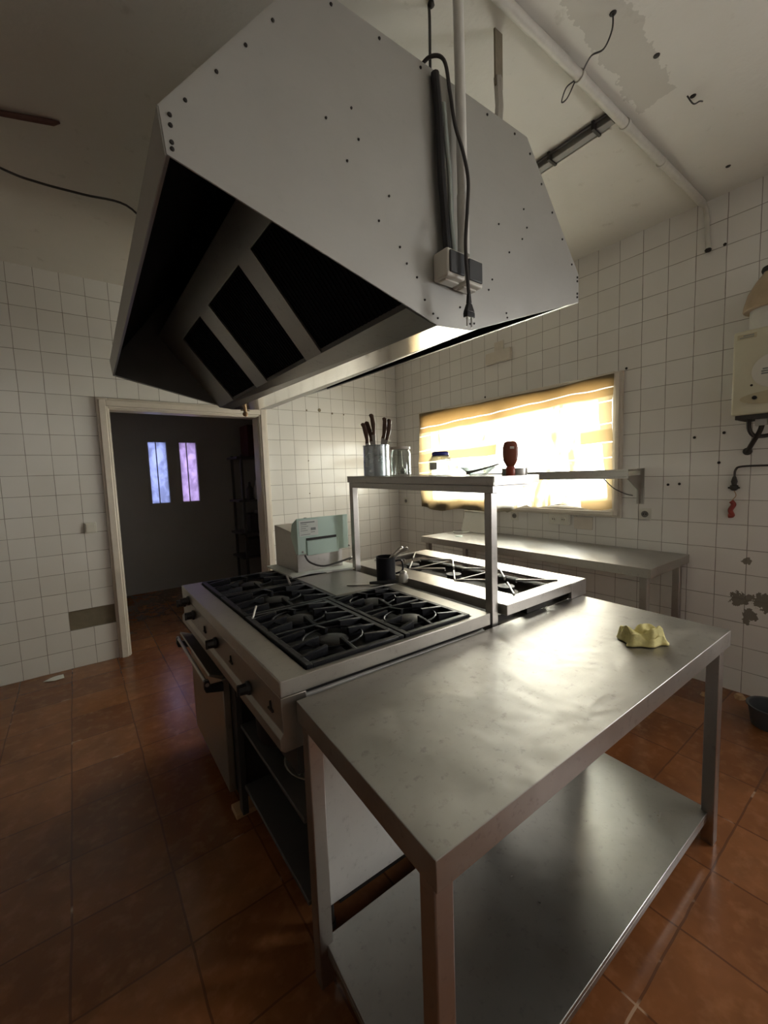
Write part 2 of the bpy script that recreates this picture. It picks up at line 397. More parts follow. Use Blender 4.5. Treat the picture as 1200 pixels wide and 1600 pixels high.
# ------------------------------------------------------------------ room shell
XW, YD, CZ = 3.194, 3.971, 2.985
XL, YB, YS = -4.2, -1.7, 6.1
struct('floor', MB().box(XL-.2, XW+.25, YB-.2, YS+.2, -.1, 0), M['floor'])
struct('ceiling', MB().box(XL-.2, XW+.25, YB-.2, YD+.15, CZ, CZ+.1), M['ceil'])
door = (.27, 1.487, -.01, 2.02)
wm = MB(); wall_rects(wm, 'y', XL, XW, 0, CZ, YD, YD+.012, [door, (-.1054, .1946, .30, .45)])
wm.mat(1); wall_rects(wm, 'y', XL, XW+.2, 0, CZ+.1, YD+.012, YD+.14, [door])
struct('wall_far', wm, [M['tile_far'], M['plaster']], smooth=False)
WIN = (1.42, 3.50, 1.10, 2.03)
RW = (-1.45, -.45, 1.05, 2.15)
wm = MB(); wall_rects(wm, 'x', YB, YD, 0, CZ, XW, XW+.2, [WIN, RW]); struct('wall_right', wm, M['tile_right'], smooth=False)
wm = MB(); wall_rects(wm, 'x', YB, YD+.1, 0, CZ, XL-.15, XL, []); struct('wall_left', wm, M['tile_left'], smooth=False)
wm = MB(); wall_rects(wm, 'y', XL, XW, 0, CZ, YB-.15, YB, []); struct('wall_back', wm, M['tile_back'], smooth=False)
# store room beyond the doorway
SW = [(.81, 1.02, 1.15, 1.94), (1.175, 1.385, 1.15, 1.94)]
wm = MB(); wall_rects(wm, 'y', -.4, 2.6, 0, 2.8, YS, YS+.12, SW); struct('wall_store_far', wm, M['dimwall'], smooth=False)
struct('wall_store_left', MB().box(-.5, -.38, YD+.14, YS+.12, 0, 2.8), M['dimwall'], smooth=False)
struct('wall_store_right', MB().box(2.5, 2.6, YD+.14, YS+.12, 0, 2.8), M['dimwall'], smooth=False)
struct('ceiling_store', MB().box(-.5, 2.6, YD+.14, YS+.12, 2.7, 2.8), M['dimwall'], smooth=False)

# doorway moulding: stepped jambs and head
dm = MB()
def arch(x0, x1, ztop, yf):   # one ring of the moulding (x0 left outside, x1 right outside, width w)
    pass
for (o, wd, yf) in ((0, .080, .022), (.018, .050, .036), (.046, .030, .028)):
    xl0, xr1, zt = .194+o, 1.563-o, 2.096-o
    dm.box(xl0, xl0+wd-o*.2, YD-yf, YD, 0, zt); dm.box(xr1-wd+o*.2, xr1, YD-yf, YD, 0, zt); dm.box(xl0+wd-o*.2, xr1-wd+o*.2, YD-yf, YD, zt-wd+o*.2, zt)
dm.box(.27, .282, YD, YD+.14, 0, 2.02); dm.box(1.475, 1.487, YD, YD+.14, 0, 2.02); dm.box(.282, 1.475, YD, YD+.14, 2.008, 2.02)
struct('door_1', dm, M['paint'], bev=.004)

# store-room window: dark frame and two frosted panes
fr = MB()
for (a, b, z0, z1) in SW:
    fr.box(a-.03, a, YS-.02, YS+.03, z0-.03, z1+.03); fr.box(b, b+.03, YS-.02, YS+.03, z0-.03, z1+.03)
    fr.box(a, b, YS-.02, YS+.03, z0-.03, z0); fr.box(a, b, YS-.02, YS+.03, z1, z1+.03)
    fr.box((a+b)/2-.008-.012, (a+b)/2-.012+.004, YS+.0, YS+.012, z0, z1)
w2 = struct('window_2', fr, M['dimwall'])
for i, (a, b, z0, z1) in enumerate(SW):
    MB().box(a, b, YS+.014, YS+.02, z0, z1).build('pane', M['bluefrost' if i == 0 else 'lilac'], w2, smooth=False)

# second window of the right wall, behind the camera
fr = MB()
for a, b in ((-1.45, -1.40), (-.975, -.925), (-.50, -.45)): fr.box(XW+.05, XW+.10, a, b, 1.05, 2.15)
for a, b in ((1.05, 1.10), (2.10, 2.15)): fr.box(XW+.05, XW+.10, -1.40, -.50, a, b)
struct('window_3', fr, M['alu'], bev=.003)

# main window
fr = MB()
Y0, Y1, Z0, Z1 = 1.378, 3.535, 1.045, 2.093
for (o, wd, xf) in ((0, .062, .030), (.014, .030, .042), (.05, .02, .02)):
    a0, a1, b0, b1 = Y0+o, Y1-o, Z0+o, Z1-o
    fr.box(XW-xf, XW, a0, a0+wd, b0, b1); fr.box(XW-xf, XW, a1-wd, a1, b0, b1)
    fr.box(XW-xf, XW, a0+wd, a1-wd, b0, b0+wd); fr.box(XW-xf, XW, a0+wd, a1-wd, b1-wd, b1)
w1 = struct('window_1', fr, M['paint'], bev=.003)
sash = MB()
for a in (1.44, 1.895, 2.42, 3.43): sash.box(XW+.05, XW+.09, a, a+(.06 if a == 2.42 else .035), 1.11, 2.02)
for z in (1.105, 1.985): sash.box(XW+.05, XW+.09, 1.44, 3.48, z, z+.035)
sash.build('window_sash', M['alu'], w1, bev=.002)
MB().box(XW+.066, XW+.070, 1.46, 3.44, 1.13, 2.0).build('pane', M['winglass'], w1, smooth=False)

# curtain: thin cloth tacked over the window, loose at the bottom
def curtain():
    mb = MB(); NU, NV = 90, 44; vs = []
    for j in range(NV+1):
        for i in range(NU+1):
            u = i/NU; v = j/NV
            y = 3.50 - u*(3.50-1.425)
            top = 2.075 + .004*math.sin(u*14) - .02*math.sin(PI*u)*.6
            if u < .62: bot = 1.045 - .035*math.sin(u/.62*PI*2.2)**2
            else: bot = 1.115 + .02*math.sin(u*25)
            if .55 < u < .66: 
                k = (u-.55)/.11; bot = (1-k)*1.03 + k*1.12
            z = top + (bot-top)*v
            sag = math.sin(PI*v)
            n = noise.noise(Vector((u*5+v*2.5, v*3-u*2, 3.1)))*.022 + noise.noise(Vector((u*22+v*12, v*4, 7)))*.008
            fold = .006*math.sin((u*34+v*9))*(.3+v*.7) + (.020*max(0, v-.82)/.18*math.sin(u*40+math.sin(u*9)*2) if v > .82 else 0)
            x = XW - .052 - .018*sag + n*.8 + fold
            x = min(x, XW-.046)
            vs.append((x, y, z))
    W_ = NU+1
    fs = [(j*W_+i, j*W_+i+1, (j+1)*W_+i+1, (j+1)*W_+i) for j in range(NV) for i in range(NU)]
    mb.add(vs, fs); o = mb.build('window_curtain', M['curtain'], loc=(XW, 2.46, 2.09))
    tag(o, 'sheer yellow and cream cloth tacked over the bright window', 'curtain')
    cr = MB().tube([(XW-.05, 3.50, 2.085), (XW-.056, 2.5, 2.068), (XW-.05, 1.42, 2.088)], .004, 6); cr.build('hanging_cord', M['paint'], o)
curtain()

# ------------------------------------------------------------------ steel table in front
def tf(u, v, z):   # table frame: u along the long side, v towards the cooker
    return (.403 + .9999*u + .056*v, .438 - .0118*u + .998*v, z)
T = thing('steel_work_table', 'large stainless steel work table with lower shelf, nearest the camera', 'table', (1.1, .7, 0))
L_, D_ = 1.443, .575
def tbox(*a): m = MB(); m.fn = tf; return m.box(*a)
top = MB(); top.fn = tf; top.tray(0, L_, 0, D_, .762, .820)
top.build('tabletop', M['steel_top'], T, bev=.003)
for (u, v) in ((.008, .014), (L_-.055, .014), (.006, D_-.058), (L_-.055, D_-.058)):
    tbox(u, u+.042, v, v+.042, .0, .815).build('leg', M['steel_leg'], T, bev=.003)
sh = MB(); sh.fn = tf; sh.box(.03, L_-.03, .035, D_-.035, .108, .122).box(.03, L_-.03, .035, .045, .088, .108).box(.03, .04, .045, D_-.045, .088, .108)
sh.build('lower_shelf', M['steel_shelf'], T, bev=.002)

# yellow cloth
def cloth():
    mb = MB(); NU, NV = 46, 30; vs = []
    a = Vector((1.425, .592)); ex = Vector((.095, -.075))*1.12; ey = Vector((.105, .085))*.80
    for j in range(NV+1):
        for i in range(NU+1):
            u = i/NU; v = j/NV
            e = min(u, 1-u, v, 1-v)
            rim = min(1, e/.10)
            h = .010 + .030*(1-(2*abs(v-.45))**2*.6)*rim*(.75+.35*math.sin(u*9+v*2.3)) + .010*math.sin(v*17+u*3)*rim + .012*noise.noise(Vector((u*6, v*6, 1)))
            h = max(.001, h*rim + .002)
            wob = .007*noise.noise(Vector((u*4, v*4, 9)))
            p = a + ex*(u + .06*math.sin(v*7)) + ey*(v + .07*math.sin(u*8+1))
            vs.append((p.x+wob, p.y+wob, .820+h))
    W_ = NU+1
    mb.add(vs, [(j*W_+i, j*W_+i+1, (j+1)*W_+i+1, (j+1)*W_+i) for j in range(NV) for i in range(NU)])
    o = mb.build('cleaning_cloth', M['cloth'], loc=(1.5, .57, .82))
    s = o.modifiers.new('thick', 'SOLIDIFY'); s.thickness = .003; s.offset = 1
    tag(o, 'crumpled yellow cleaning cloth lying on the front steel table', 'cloth')
cloth()

# ------------------------------------------------------------------ range cooker
def sf(x, y, z):   # slight skew of the island front edge
    return (x + .0125*(y-1.03), y - .028*(x-.40), z)
S = thing('range_cooker', 'steel gas range cooker with black cast iron grates and front knobs', 'cooker', (.83, 1.7, 0))
def SM(): m = MB(); m.fn = sf; return m
PBOT = .135
X0, X1, YN, YF = .400, 1.245, 1.033, 2.370
ZT = .875
hob = SM(); W0, W1, V0, V1 = .488, 1.165, 1.055, 2.335   # the sunken wells
PX, PY = .905, 1.625                                     # plate corner
hob.frame((X0, X1, YN, YF), (W0, W1, V0, V1), ZT-.014, ZT, .828)
hob.build('hob_top', M['stove'], S, bev=.003)
SM().box(W0, W1, V0, V1, .815, .835).build('drip_well', M['well'], S)
SM().box(PX, W1+.07, PY, 2.06, .858, .882).build('hot_plate', M['plate'], S, bev=.004)
SM().box(X0+.045, X1-.02, YN+.016, YF-.02, .58, .815).build('burner_box', M['soot'], S)
# control panel: leaning face with a rounded lower lip
cp = SM(); prof = [(X0+.020, .8275), (X0+.0005, .8275), (X0+.003, .728), (X0-.008, .715), (X0-.008, .684), (X0+.004, .672), (X0+.075, .672), (X0+.075, .8275)]
cp.prism([(x, YN, z) for x, z in prof], (0, YF-YN, 0)); cp.build('control_panel', M['front'], S, bev=.002)
def knob(y, z):
    m = SM(); x = X0-.001
    m.lathe([(.024, 0), (.024, -.008), (.019, -.011), (.018, -.032), (.014, -.036)], (x, y, z), 8, 'x')
    m.box(x-.040, x-.030, y-.005, y+.005, z-.018, z+.018)
    m.build('knob', M['black'], S, bev=.002)
for y, z in ((1.30, .752), (1.70, .775), (2.10, .785), (2.19, .835), (2.30, .80)): knob(y, z)
for y in (1.112, 1.50, 1.89):
    mk = SM(); x = X0-.004; mk.prism([(x, y-.018, .762), (x, y+.018, .762), (x, y+.016, .767), (x, y+.003, .768), (x, y+.001, .790), (x, y-.004, .768), (x, y-.016, .767)], (.006, 0, 0))
    mk.build('gas_mark', M['rust'], S)
# burners and grates
def burner(x, y, r=.052):
    SM().lathe([(r*1.25, 0), (r*1.25, .012), (r*.9, .016), (r*.9, .026), (r*1.02, .028), (r*1.02, .036), (r*.8, .041), (r*.2, .043)], (x, y, .835), 28).build('burner', M['iron2'], S)
def grate(x0, x1, y0, y1, burners):
    m = SM(); z0, z1 = .862, .884; b = .020
    for (a, c) in ((x0, x0+b), (x1-b, x1)): m.box(a, c, y0, y1, z0, z1)
    for (a, c) in ((y0, y0+b), (y1-b, y1)): m.box(x0+b, x1-b, a, c, z0, z1)
    ys = [y0] + [(burners[i][1]+burners[i+1][1])/2 for i in range(len(burners)-1)] + [y1]
    for yy in ys[1:-1]: m.box(x0+b, x1-b, yy-.007, yy+.007, z0, z1)
    for k, (bx, by) in enumerate(burners):
        ya, yb = ys[k], ys[k+1]; hy = (yb-ya)/2
        def finger(q0, q1, w_):   # q0 at the frame, q1 the raised blunt tip
            q0, q1 = Vector(q0), Vector(q1); d = (q1-q0).normalized(); nn = Vector((-d.y, d.x))*w_
            m.loft([(p.x, p.y, z0+.003) for p in (q0+nn, q0-nn, q1-nn*.8, q1+nn*.8)], [(q0.x+nn.x*.8, q0.y+nn.y*.8, z1), (q0.x-nn.x*.8, q0.y-nn.y*.8, z1), (q1.x-nn.x*.7, q1.y-nn.y*.7, z1+.012), (q1.x+nn.x*.7, q1.y+nn.y*.7, z1+.012)])
        for sx in (-1, 1):
            xe = x0+b/2 if sx < 0 else x1-b/2; L = abs(bx-xe)
            for oy, fr_ in ((-.62, .62), (0, .66), (.62, .62)):
                finger((xe, by+oy*hy), (xe-sx*L*fr_*(.95 if oy else 1), by+oy*hy*.92), .0095)
        for ye in (ya+b/2, yb-b/2):
            finger((bx, ye), (bx, ye+(by-ye)*.62), .008)
        # thin upstand rim round the burner opening
        m.tube([(bx+.105*math.cos(a_), by+.085*math.sin(a_), z1-.004) for a_ in [2*PI*q_/24 for q_ in range(25)]], .0042, 6)
    m.build('grate', M['iron'], S, bev=.003)
G = [((.492, .845, 1.060, 1.610), [(.662, 1.215), (.662, 1.48)]), ((.852, 1.160, 1.060, 1.610), [(.985, 1.20), (1.0, 1.47)]),
     ((.492, .900, 1.616, 1.970), [(.695, 1.79)]), ((.492, .900, 1.976, 2.330), [(.695, 2.15)])]
for (a, bs) in G:
    for (bx, by) in bs: burner(bx, by)
    grate(*a, bs)
# oven: left half, door with rail handle; right half an open bay with shelves
OY = 1.72
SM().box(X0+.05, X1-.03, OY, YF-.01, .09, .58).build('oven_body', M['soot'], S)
dr = SM().box(X0+.018, X0+.048, OY+.015, YF-.01, .10, .600).build('oven_door', M['front'], S, bev=.004)
pl = SM(); pl.prism([(X0+.018, OY+.02, .600), (X0-.030, OY+.02, .628), (X0-.026, OY+.02, .634), (X0+.030, OY+.02, .612)], (0, YF-OY-.04, 0)); pl.build('door_rail', M['front'], dr)
for ya in (OY-.010, YF-.076):
    hd = SM(); hd.prism([(X0+.018, ya, .560), (X0-.050, ya, .575), (X0-.056, ya, .595), (X0-.054, ya, .625), (X0-.036, ya, .625), (X0-.030, ya, .600), (X0+.018, ya, .598)], (0, .022, 0))
    hd.build('handle_bracket', M['black'], dr, bev=.003)
SM().tube([(X0-.044, OY-.012, .608), (X0-.044, YF-.05, .618)], .008, 10).build('handle_bar', M['stove'], dr)
SM().box(X0+.05, X0+.075, OY-.045, OY-.002, .02, .68).build('divider_panel', M['soot'], S, bev=.002)
SM().box(X0+.075, X1-.03, YN+.002, YN+.014, PBOT, .815).build('side_panel', M['panelw'], S, bev=.002)
SM().box(X0+.070, X0+.100, YN+.000, YN+.035, .02, .68).build('corner_post', M['stove'], S, bev=.003)
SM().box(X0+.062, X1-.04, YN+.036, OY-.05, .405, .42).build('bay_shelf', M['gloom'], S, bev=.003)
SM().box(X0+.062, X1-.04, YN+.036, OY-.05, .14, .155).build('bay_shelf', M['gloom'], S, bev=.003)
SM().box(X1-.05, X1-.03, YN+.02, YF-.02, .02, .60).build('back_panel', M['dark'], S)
for (x, y) in ((X0+.14, YN+.06), (X0+.10, YF-.07), (X1-.09, YN+.03), (X1-.09, YF-.07)):
    SM().lathe([(.018, 0), (.018, .02), (.014, .02), (.014, .10)], (x, y, 0), 14).build('foot', M['soot'], S)

SM().box(X0+.20, X1-.06, YN+.10, YF-.10, .001, .10).build('gap_shade', M['dark'], S)  # dark block added so the gap under the side panel stays in shade

# things in the open bay
p = thing('cooking_pot', 'black pot stored on the upper shelf under the cooker', 'pot', (.60, 1.46, .44))
MB().shell([(.0, .0), (.10, .0), (.125, .02), (.13, .15), (.135, .152), (.125, .15), (.118, .02), (0, .01)], (.60, 1.46, .44)).build('pot_body', M['enamel'], p)
MB().tube(smoothpath([(.60, 1.335, .56), (.60, 1.29, .57), (.56, 1.29, .57), (.555, 1.335, .56)]), .006, 8).build('handle', M['steel'], p)
b = MB().shell([(.0, .0), (.055, .0), (.10, .045), (.112, .060), (.117, .061), (.112, .055), (.06, .006), (0, .005)], (.585, 1.19, .44)).build('steel_bowl', M['white'], loc=(.585, 1.19, .44))
tag(b, 'pale shallow bowl beside the black pot under the cooker', 'bowl')
b = MB().box(.435, .525, 1.69, 1.765, 0, .024).build('wooden_block', M['plank'], loc=(.5, 1.74, 0), bev=.003)
tag(b, 'small pale wooden block on the floor by the cooker foot', 'wood block')
b = MB(); b.add([(-.29, 3.84, .004), (-.22, 3.80, .006), (-.165, 3.815, .004), (-.17, 3.85, .02), (-.20, 3.862, .016), (-.25, 3.872, .006), (-.23, 3.84, .022), (-.23, 3.84, 0)],
     [(0, 1, 6), (1, 2, 6), (2, 3, 6), (3, 4, 6), (4, 5, 6), (5, 0, 6), (1, 0, 7), (2, 1, 7), (3, 2, 7), (4, 3, 7), (5, 4, 7), (0, 5, 7)])
tag(b.build('tile_shard', M['white'], loc=(-.22, 3.83, 0)), 'broken pale tile chip on the floor by the far left wall', 'rubble')

# ------------------------------------------------------------------ rear hob behind the shelf posts
H = thing('rear_hob', 'second gas hob with thin wire pan supports, behind the shelf posts', 'cooker', (1.62, 1.55, 0))
hx0, hx1, hy0, hy1, hz = 1.315, 1.915, .985, 2.10, .895
ox0, ox1, oy0, oy1 = 1.455, 1.775, 1.045, 2.065
m = MB(); m.frame((hx0, hx1, hy0, hy1), (ox0, ox1, oy0, oy1), hz-.012, hz, hz-.042)
m.build('hob_top', M['steel'], H, bev=.002)
MB().box(hx1-.13, hx1, hy0-.002, hy0+.012, hz-.074, hz-.001).build('end_cap', M['steel'], H, bev=.002)
MB().box(hx0+.01, hx1-.012, hy0+.03, hy1-.02, .05, hz-.085).build('cabinet_body', M['stove'], H, bev=.003)
MB().box(hx0+.012, hx1-.015, hy0+.06, hy1-.03, hz-.084, hz-.060).build('spill_tray', M['soot'], H)
MB().box(hx0+.16, hx0+.30, hy0+.02, hy0+.055, hz-.075, hz-.045).build('gas_rail', M['rust'], H)
n3 = 3; dy = (oy1-oy0)/n3; xc = (ox0+ox1)/2
for k in range(n3):
    ya, yb = oy0+k*dy, oy0+(k+1)*dy; yc = (ya+yb)/2
    g = MB(); zz = hz+.004
    for q in ((ox0-.004, ya+.006), (ox0-.004, yb-.006), (ox1+.004, ya+.006), (ox1+.004, yb-.006)):
        d = Vector((xc-q[0], yc-q[1])); e = Vector(q)+d*.80
        g.tube([(q[0], q[1], zz-.004), (q[0], q[1], zz), (e.x, e.y, zz), (e.x, e.y, zz-.012)], .0045, 6)
    g.tube([(ox0, ya+.004, hz-.001), (ox1, ya+.004, hz-.001)], .003, 6)
    g.build('pan_support', M['steel'], H)
    MB().lathe([(.055, 0), (.055, .012), (.038, .016), (.036, .030), (.040, .031), (.040, .038), (.01, .040)], (xc, yc, hz-.062), 24).build('burner', M['iron2'], H)
MB().lathe([(.018, 0), (.018, .02), (.012, .022)], (hx0+.2, hy0+.045, hz-.075), 12).build('gas_valve', M['iron2'], H)

# ------------------------------------------------------------------ gantry shelf over the island
K = thing('gantry_shelf', 'raised steel shelf on two posts over the middle of the island', 'shelf', (1.27, 1.5, 0))
def kz(y): return 1.398 + (y-1.0)*.018
for y in (1.014, 1.985):
    MB().box(1.262, 1.297, y, y+.034, .0, kz(y)-.062).build('post', M['steel'], K, bev=.002)
dk = MB()
A = [(1.258, 1.000), (1.555, 1.000), (1.555, 2.03), (1.258, 2.03)]
dk.loft([(x, y, kz(y)-.004) for x, y in A], [(x, y, kz(y)) for x, y in A])
for (x0, x1, y0, y1) in ((1.258, 1.262, 1.0, 2.03), (1.551, 1.555, 1.0, 2.03)):
    q = [(x0, y0), (x1, y0), (x1, y1), (x0, y1)]; dk.loft([(x, y, kz(y)-.034) for x, y in q], [(x, y, kz(y)-.004) for x, y in q])
dk.build('shelf_board', M['steel'], K, bev=.001)
MB().box(1.262, 1.551, .997, 1.000, kz(1)-.034, kz(1)).build('end_flange', M['steel'], K); MB().box(1.262, 1.551, 2.03, 2.033, kz(2.03)-.03, kz(2.03)).build('end_flange', M['steel'], K)
rl = MB(); q = [(1.262, 1.006), (1.297, 1.006), (1.297, 2.019), (1.262, 2.019)]
rl.loft([(x, y, kz(y)-.064) for x, y in q], [(x, y, kz(y)-.035) for x, y in q]); rl.build('rail', M['steel'], K, bev=.002)
for y in (1.010, 1.985): MB().box(1.297, 1.50, y, y+.028, kz(y)-.047, kz(y)-.036).build('arm', M['steel'], K, bev=.001)

# ------------------------------------------------------------------ things on the gantry shelf
cx, cy = 1.40, 1.935; cz = kz(cy)
c = MB().shell([(0, .004), (.071, .004), (.072, .0), (.074, .003), (.073, .168), (.0755, .170), (.0755, .174), (.072, .172), (.070, .008), (0, .008)], (cx, cy, cz-.003), 40).build('steel_canister', M['canis'], loc=(cx, cy, cz))
tag(c, 'tall grey metal canister full of knives on the gantry shelf', 'canister')
specs = [((-.030, .035), (-.045, .050), .30, 'dark handled knife leaning left in the metal canister'),
         ((-.005, -.045), (-.020, .050), .315, 'knife with riveted handle crossing leftward in the canister'),
         ((.010, .010), (-.012, .012), .345, 'tallest dark curved handle standing in the metal canister'),
         ((.030, -.010), (.052, -.026), .325, 'thick brown handled knife leaning right in the canister'),
         ((.025, -.040), (.058, -.062), .315, 'rightmost brown handled knife at the rim of the canister')]
for (b0, t0, L, lab) in specs:
    kb = Vector((cx+b0[0]*.5, cy+b0[1]*.5, cz+.012)); kt = Vector((cx+t0[0], cy+t0[1], cz+.012))
    d = Vector((kt.x-kb.x, kt.y-kb.y, 0)); top_ = kb + d + Vector((0, 0, L-.02)); ax = (top_-kb).normalized()
    side = Vector((.7, -.7, 0)); side = (side-ax*side.dot(ax)).normalized(); nn = ax.cross(side)
    kn = thing('kitchen_knife', lab, 'knife', kb, 'knives in the metal canister')
    hm = kb + ax*(L-.125)
    bl = MB(); bl.loft([kb+side*.003+nn*.0006, kb-side*.003+nn*.0006, kb-side*.003-nn*.0006, kb+side*.003-nn*.0006],
                       [hm+side*.011+nn*.0012, hm-side*.011+nn*.0012, hm-side*.011-nn*.0012, hm+side*.011-nn*.0012]); bl.build('blade', M['steel'], kn)
    h = MB(); rings = []
    for i, (s_, w_) in enumerate(((0, .010), (.02, .009), (.06, .0125), (.095, .011), (.112, .013), (.118, .006))):
        p_ = hm + ax*s_ + side*(.004*math.sin(i))
        rings.append([p_+side*w_+nn*.004, p_+side*w_*.5+nn*.007, p_-side*w_*.5+nn*.007, p_-side*w_+nn*.004, p_-side*w_-nn*.004, p_-side*w_*.5-nn*.007, p_+side*w_*.5-nn*.007, p_+side*w_-nn*.004])
    for i in range(len(rings)-1): h.loft(rings[i], rings[i+1])
    h.build('handle', M['wood'], kn)
def jar(cx, cy, r, hh, name, label, cat):
    z = kz(cy); j = thing(name, label, cat, (cx, cy, z))
    MB().shell([(0, .0), (r*.9, 0), (r, .006), (r, hh*.82), (r*.86, hh*.90), (r*.86, hh), (r*.82, hh), (r*.82, hh*.90), (r*.95, hh*.80), (r*.95, .010), (0, .007)], (cx, cy, z), 32).build('glass_body', M['glass'], j)
    return j, z
j, z = jar(1.40, 1.715, .052, .145, 'glass_jar', 'clear glass jar with a spoon inside, right of the metal canister', 'jar')
MB().shell([(.048, .136), (.052, .138), (.052, .150), (0, .150), (0, .146), (.047, .146), (.048, .136)], (1.40, 1.715, z), 28).build('lid', M['paint'], j)
sp = thing('serving_spoon', 'thin spoon standing upside down inside the clear glass jar', 'spoon', (1.40, 1.70, z+.01))
MB().tube([(1.395, 1.705, z+.13), (1.40, 1.70, z+.035)], .0022, 8).build('handle', M['steel'], sp)
MB().lathe([(.001, 0), (.011, .004), (.015, .014), (.012, .026), (.003, .034)], (1.40, 1.70, z+.009), 16).build('bowl', M['steel'], sp)
# square clip-top jar with blue lid
bx, by = 1.42, 1.44; z = kz(by)
j = thing('clip_top_jar', 'square glass clip top jar with a blue lid', 'jar', (bx, by, z))
def rsq(w, h, n=8):
    out = []
    for q in range(4):
        for k in range(n+1):
            a = q*PI/2 + k/n*PI/2; c_ = Vector(((w-.014)*(1 if q in (0, 3) else -1), (w-.014)*(1 if q < 2 else -1)))
            out.append((bx+c_.x+.014*math.cos(a), by+c_.y+.014*math.sin(a), z+h))
    return out
g = MB(); prof = [(.042, .0), (.046, .006), (.046, .072), (.036, .088), (.034, .094), (.031, .094), (.033, .086), (.042, .070), (.042, .008)]
for i in range(len(prof)-1): g.loft(rsq(*prof[i]), rsq(*prof[i+1]), cap=False)
g.add(rsq(.042, 0), [tuple(range(36))]); g.add(rsq(.042, .008), [tuple(range(36))]); g.build('glass_body', M['glass'], j)
MB().lathe([(.036, .094), (.040, .096), (.041, .104), (.038, .110), (.034, .113), (.01, .114)], (bx, by, z), 28).build('lid', M['blue'], j)
cl = MB().tube(smoothpath([(bx-.005, by+.050, z+.075), (bx, by+.055, z+.090), (bx, by+.046, z+.105)]), .002, 6)
cl.tube(smoothpath([(bx-.03, by+.03, z+.092), (bx, by+.044, z+.090), (bx+.03, by+.03, z+.092), (bx+.038, by-.02, z+.092), (bx, by-.044, z+.093), (bx-.036, by-.02, z+.092), (bx-.03, by+.03, z+.092)]), .0016, 6)
cl.build('wire_clip', M['steel'], j)
MB().box(bx-.0475, bx-.0465, by-.024, by+.024, z+.028, z+.062).build('label_sticker', M['paper'], j)
# shallow glass dish with a slanting spoon
dx_, dy_ = 1.41, 1.20; z = kz(dy_)
o = MB().shell([(0, 0), (.035, 0), (.074, .036), (.078, .037), (.073, .031), (.036, .004), (0, .004)], (dx_, dy_, z), 24).build('glass_dish', M['glass'], loc=(dx_, dy_, z))
tag(o, 'shallow clear glass dish between blue lidded jar and bottle', 'dish')
o = MB().tube([(dx_-.045, dy_+.03, z+.012), (dx_, dy_-.02, z+.026), (dx_+.03, dy_-.085, z+.045)], [.007, .004, .003], 8).build('teaspoon', M['steel'], loc=(dx_, dy_, z+.01))
tag(o, 'steel spoon resting in the shallow glass dish', 'spoon')
z = kz(1.055)
o = MB().shell([(0, 0), (.050, 0), (.051, .004), (.051, .026), (.053, .028), (.049, .028), (.048, .005), (0, .004)], (1.475, 1.062, z), 32).build('round_tin', M['steel'], loc=(1.475, 1.062, z))
tag(o, 'low round metal tin behind the red sauce bottle', 'tin')
kx, ky = 1.385, 1.016; z = kz(ky)
kt = thing('ketchup_bottle', 'red sauce bottle standing upside down at the near shelf end', 'bottle', (kx, ky, z))
km = MB(); rings = []
for (h, a, b_) in ((.036, .014, .012), (.048, .021, .016), (.062, .027, .019), (.085, .029, .020), (.108, .0285, .0195), (.120, .0265, .018), (.130, .022, .014), (.134, .014, .009)):
    rings.append([(kx+math.cos(-.7)*a*math.copysign(abs(math.cos(t))**.7, math.cos(t)) - math.sin(-.7)*b_*math.copysign(abs(math.sin(t))**.7, math.sin(t)),
                   ky+math.sin(-.7)*a*math.copysign(abs(math.cos(t))**.7, math.cos(t)) + math.cos(-.7)*b_*math.copysign(abs(math.sin(t))**.7, math.sin(t)), z+h) for t in [2*PI*k/24 for k in range(24)]])
for i in range(len(rings)-1): km.loft(rings[i], rings[i+1], cap=False)
km.add(rings[-1], [tuple(range(24))]); km.add(rings[0], [tuple(range(24))]); km.build('bottle_body', M['ketch'], kt)
MB().lathe([(.017, 0), (.018, .003), (.018, .028), (.014, .036)], (kx, ky, z), 24).build('cap', M['ketchcap'], kt)
d = Vector((-.58, -.81, 0)); sd = Vector((.81, -.58, 0)); c0 = Vector((kx, ky, z))+d*.0205
MB().prism([tuple(c0+sd*a+Vector((0, 0, b))) for a, b in ((-.008, .104), (.008, .104), (.008, .113), (-.008, .113))], tuple(d*.0015)).build('label_sticker', M['paint'], kt)

# ------------------------------------------------------------------ things on the cooker
# sheet of pale card under the machine
cdm = MB(); cdm.add([(.900, 2.050, .884), (1.02, 2.075, .886), (1.16, 2.03, .886), (1.30, 1.985, .885), (1.315, 2.03, .885), (1.30, 2.42, .884), (.905, 2.43, .884),
              (.900, 2.050, .876), (1.02, 2.075, .876), (1.16, 2.03, .876), (1.30, 1.985, .876), (1.315, 2.03, .876), (1.30, 2.42, .876), (.905, 2.43, .876)],
      [(0, 1, 2, 3, 4, 5, 6), (13, 12, 11, 10, 9, 8, 7)] + [(i, (i+1) % 7, 7+(i+1) % 7, 7+i) for i in range(7)])
for v in cdm.v: v.z += .007
tag(cdm.build('paper_sheets', M['paper'], loc=(1.1, 2.2, .882)), 'pale sheets of paper spread under the metal machine', 'paper')
mx0, mx1, my0, my1, mz = .965, 1.255, 2.115, 2.42, .892
Q = thing('metal_machine', 'pale green metal appliance with paper label at the far cooker end', 'appliance', (1.11, 2.27, mz))
bd = MB().prism([(mx0, my0, mz), (mx0, my0, mz+.205), (mx0, my0+.09, mz+.225), (mx0, my1, mz+.245), (mx0, my1, mz)], (mx1-mx0, 0, 0)); bd.build('body', M['steel'], Q, bev=.002)
